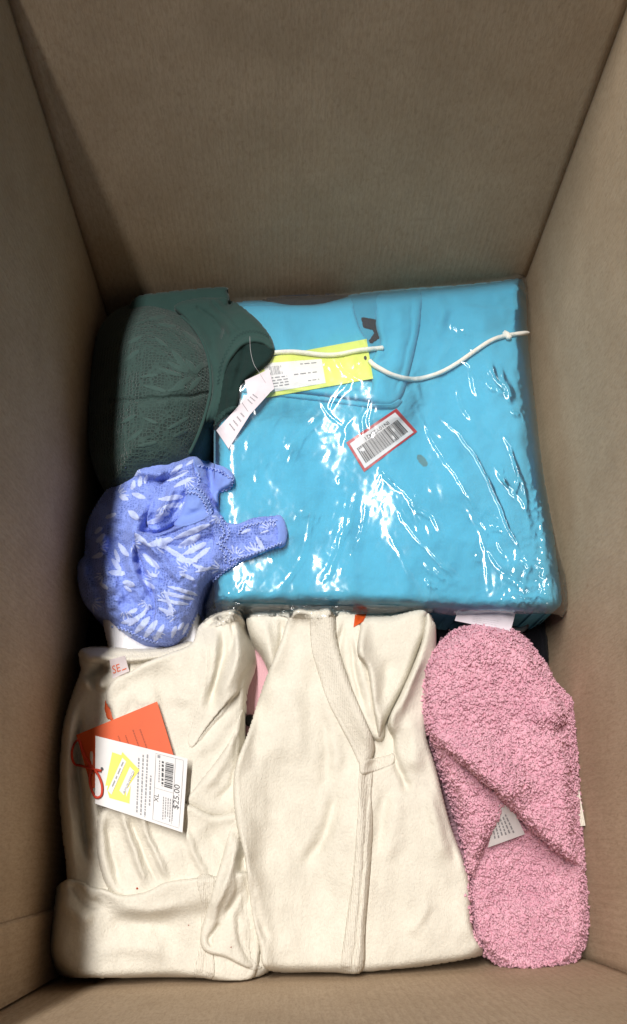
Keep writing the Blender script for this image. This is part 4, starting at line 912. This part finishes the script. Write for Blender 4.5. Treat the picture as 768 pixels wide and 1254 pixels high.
while len(cs) < 40:                                       # sprays of small petals between the big leaves
    x = rl.uniform(30, 700); y = rl.uniform(60, 650)
    if all((x-a)**2+(y-b)**2 > 55**2 for a, b in cs): cs.append((x, y))
    elif rl.random() < .02: break
for x, y in cs:
    g_ = rl.uniform(0, 6.28)
    for k in range(rl.choice((4, 5, 6))):
        a = g_+(k-2)*.42; r0 = rl.uniform(6, 10); L = rl.uniform(28, 44)
        raw.append((x+r0*math.cos(a), y+r0*math.sin(a), x+L*math.cos(a), y+L*math.sin(a), rl.uniform(2.8, 3.8)))
bm_ = leafmask([(80+a/2.648, 540+b/2.648, 80+c/2.648, 540+d/2.648, w/2.648*(1.12 if w > 5.3 else .9)) for a, b, c, d, w in raw], sd=8)
ex = lambda U, V, s: .0006*bm_(U, V)+.0012*fbm(U, V, 7, 2, 77)-.0028*np.abs(fbm(U, V, 24, 2, 79))
bodyO = b2([(195, 105), (200, 75), (240, 46), (300, 40), (360, 52), (420, 50), (450, 80), (470, 140), (500, 215), (525, 260), (545, 300), (560, 340), (552, 395), (500, 430), (450, 480), (420, 560), (382, 640), (300, 672), (220, 650), (140, 590), (70, 540), (42, 470), (40, 400), (62, 365), (66, 290), (92, 220), (140, 150)])
layer('cup', bodyO, M_blace, bl, thick=.030, down=.05, base=lambda U, V, Gl: -.006+np.clip((U-110)/130, 0, 1)*.016, R=30, step=1.2, mask=bm_, clamp=False, extra=ex, noise=[(46, .009, 181), (20, .0032, 183)],
      folds=[([(163, 651), (190, 654), (222, 643), (258, 630), (275, 622)], 8, .020, 'lap', .25), ([(163, 654), (176, 664), (196, 682), (214, 700), (228, 712)], 5, .007, 'ridge'), ([(166, 662), (170, 690), (180, 715), (200, 748)], 5, -.008, 'ridge'),
             ([(190, 600), (176, 622), (165, 648), (160, 680), (168, 720)], 8, .009, 'ridge'), ([(200, 612), (188, 632), (178, 650)], 4, -.010, 'ridge'), ([(214, 596), (204, 616), (192, 640)], 6, .007, 'ridge'), ([(232, 600), (222, 622), (206, 640)], 4, -.006, 'ridge'),
             ([(155, 575), (190, 580), (230, 566), (250, 564)], 6, .006, 'ridge'), ([(170, 592), (210, 588), (244, 574)], 4, -.006, 'ridge'), ([(120, 640), (130, 690), (150, 750)], 9, .007, 'ridge'), ([(110, 650), (112, 700), (128, 745)], 5, -.006, 'ridge'),
             ([(230, 690), (214, 720), (206, 760)], 7, .005, 'ridge'), ([(246, 668), (236, 700), (226, 730)], 5, -.004, 'ridge')])
layer('flap', [(164, 652), (172, 651), (200, 656), (230, 643), (260, 630), (276, 640), (288, 668), (274, 696), (252, 719), (240, 748), (225, 778), (205, 790), (186, 782), (190, 742), (182, 708), (170, 680)], M_blace, bl, thick=.0035, R=4, sigma=6, step=1.2, mask=bm_,
      extra=lambda U, V, s: .0075*np.exp(-np.clip((V-(652-.22*(U-165)))/16, 0, 9))+.9*ex(U, V, s), noise=[(24, .0022, 186)], folds=[([(172, 656), (196, 680), (212, 702), (226, 716)], 4, .005, 'ridge'), ([(200, 668), (232, 668), (262, 655)], 5, -.003, 'ridge'), ([(176, 668), (194, 706), (204, 750)], 4, -.004, 'ridge')])
layer('flap', [(196, 594), (214, 584), (236, 576), (250, 584), (262, 600), (256, 616), (232, 628), (206, 644), (188, 650), (180, 640), (184, 616)], M_blace, bl, thick=.003, R=4, sigma=5, step=1.2, mask=bm_,
      extra=lambda U, V, s: .005*np.exp(-((U-192)**2+(V-628)**2)/300.0)+.9*ex(U, V, s), noise=[(20, .002, 188)], folds=[([(216, 590), (204, 614), (192, 640)], 4, .005, 'ridge'), ([(236, 584), (226, 608), (206, 636)], 3.5, -.005, 'ridge')])
layer('upper_fold', b2([(415, 55), (450, 52), (480, 72), (520, 86), (548, 112), (540, 145), (512, 160), (498, 170), (495, 205), (478, 190), (465, 150), (430, 120)]), M_bband, bl, thick=.010, R=7, sigma=6, step=1.3, noise=[(18, .005, 191)], folds=[([(245, 572), (262, 578), (280, 582)], 3, -.005, 'ridge'), ([(258, 590), (262, 605)], 4, -.005, 'ridge')])
layer('lace_flap', b2([(395, 150), (430, 152), (455, 175), (472, 205), (478, 235), (455, 250), (420, 268), (380, 278), (352, 270), (375, 235), (388, 190)]), M_bband, bl, thick=.006, R=6, sigma=5, step=1.3, noise=[(16, .002, 193)])
layer('band', b2([(478, 255), (505, 240), (520, 262), (560, 268), (600, 252), (640, 245), (700, 245), (716, 275), (718, 300), (712, 330), (640, 360), (560, 395), (505, 425), (470, 400), (480, 330)]), M_blace, bl, thick=.0035, R=5, sigma=9, step=1.3, mask=bm_, extra=lambda U, V, s: .0015+ex(U, V, s), noise=[(20, .002, 195)])
layer('strap_end', b2([(678, 246), (702, 244), (720, 290), (714, 332), (690, 340), (688, 290)]), M_bband, bl, thick=.002, R=2.5, sigma=4, step=1.2)
# looped scallop edging, row by row
def scallops(path, r=2.6, gap=4.4, w=.00055):
    p = smooth(path, False, 10); L = np.concatenate([[0], np.cumsum(np.hypot(*np.diff(p, axis=0).T))]); out = []
    s = 0; pts = []
    while s < L[-1]:
        pts.append((np.interp(s, L, p[:, 0]), np.interp(s, L, p[:, 1]))); s += gap*.25
    q = np.array(pts); d = np.gradient(q, axis=0); d /= np.hypot(d[:, 0], d[:, 1])[:, None]
    ph = np.arange(len(q))*np.pi/2; off = np.stack([-d[:, 1], d[:, 0]], 1)*np.sin(ph)[:, None]*r*.5
    tube('edging', [tuple(x) for x in q+off], w, M_bthread, bl, n=2, sides=5, lift=.0001)
for path in [b2([(200, 108), (202, 78), (240, 50), (300, 44), (360, 56)]), b2([(395, 155), (432, 156), (455, 178), (470, 206), (476, 236)]), b2([(390, 168), (422, 168), (442, 186), (456, 212), (462, 240)]),
             b2([(505, 245), (525, 275), (530, 300), (515, 325), (490, 330)]), b2([(490, 330), (520, 345), (535, 370), (530, 400)]), b2([(495, 262), (512, 285), (512, 305), (498, 318)]), b2([(500, 345), (516, 365), (518, 395)]),
             b2([(560, 300), (580, 278), (610, 270), (650, 262), (690, 258)]), b2([(540, 385), (600, 368), (650, 350), (705, 328)]), b2([(430, 80), (470, 88), (505, 100), (535, 120)]), b2([(425, 100), (435, 120), (428, 145)]),
             b2([(150, 600), (200, 615), (250, 640), (300, 655)]), b2([(65, 370), (66, 290), (92, 225), (142, 155), (196, 110)]), b2([(540, 115), (545, 135), (530, 155), (505, 162)]), b2([(560, 395), (505, 430), (455, 482), (425, 560), (388, 636)])]:
    scallops(path)
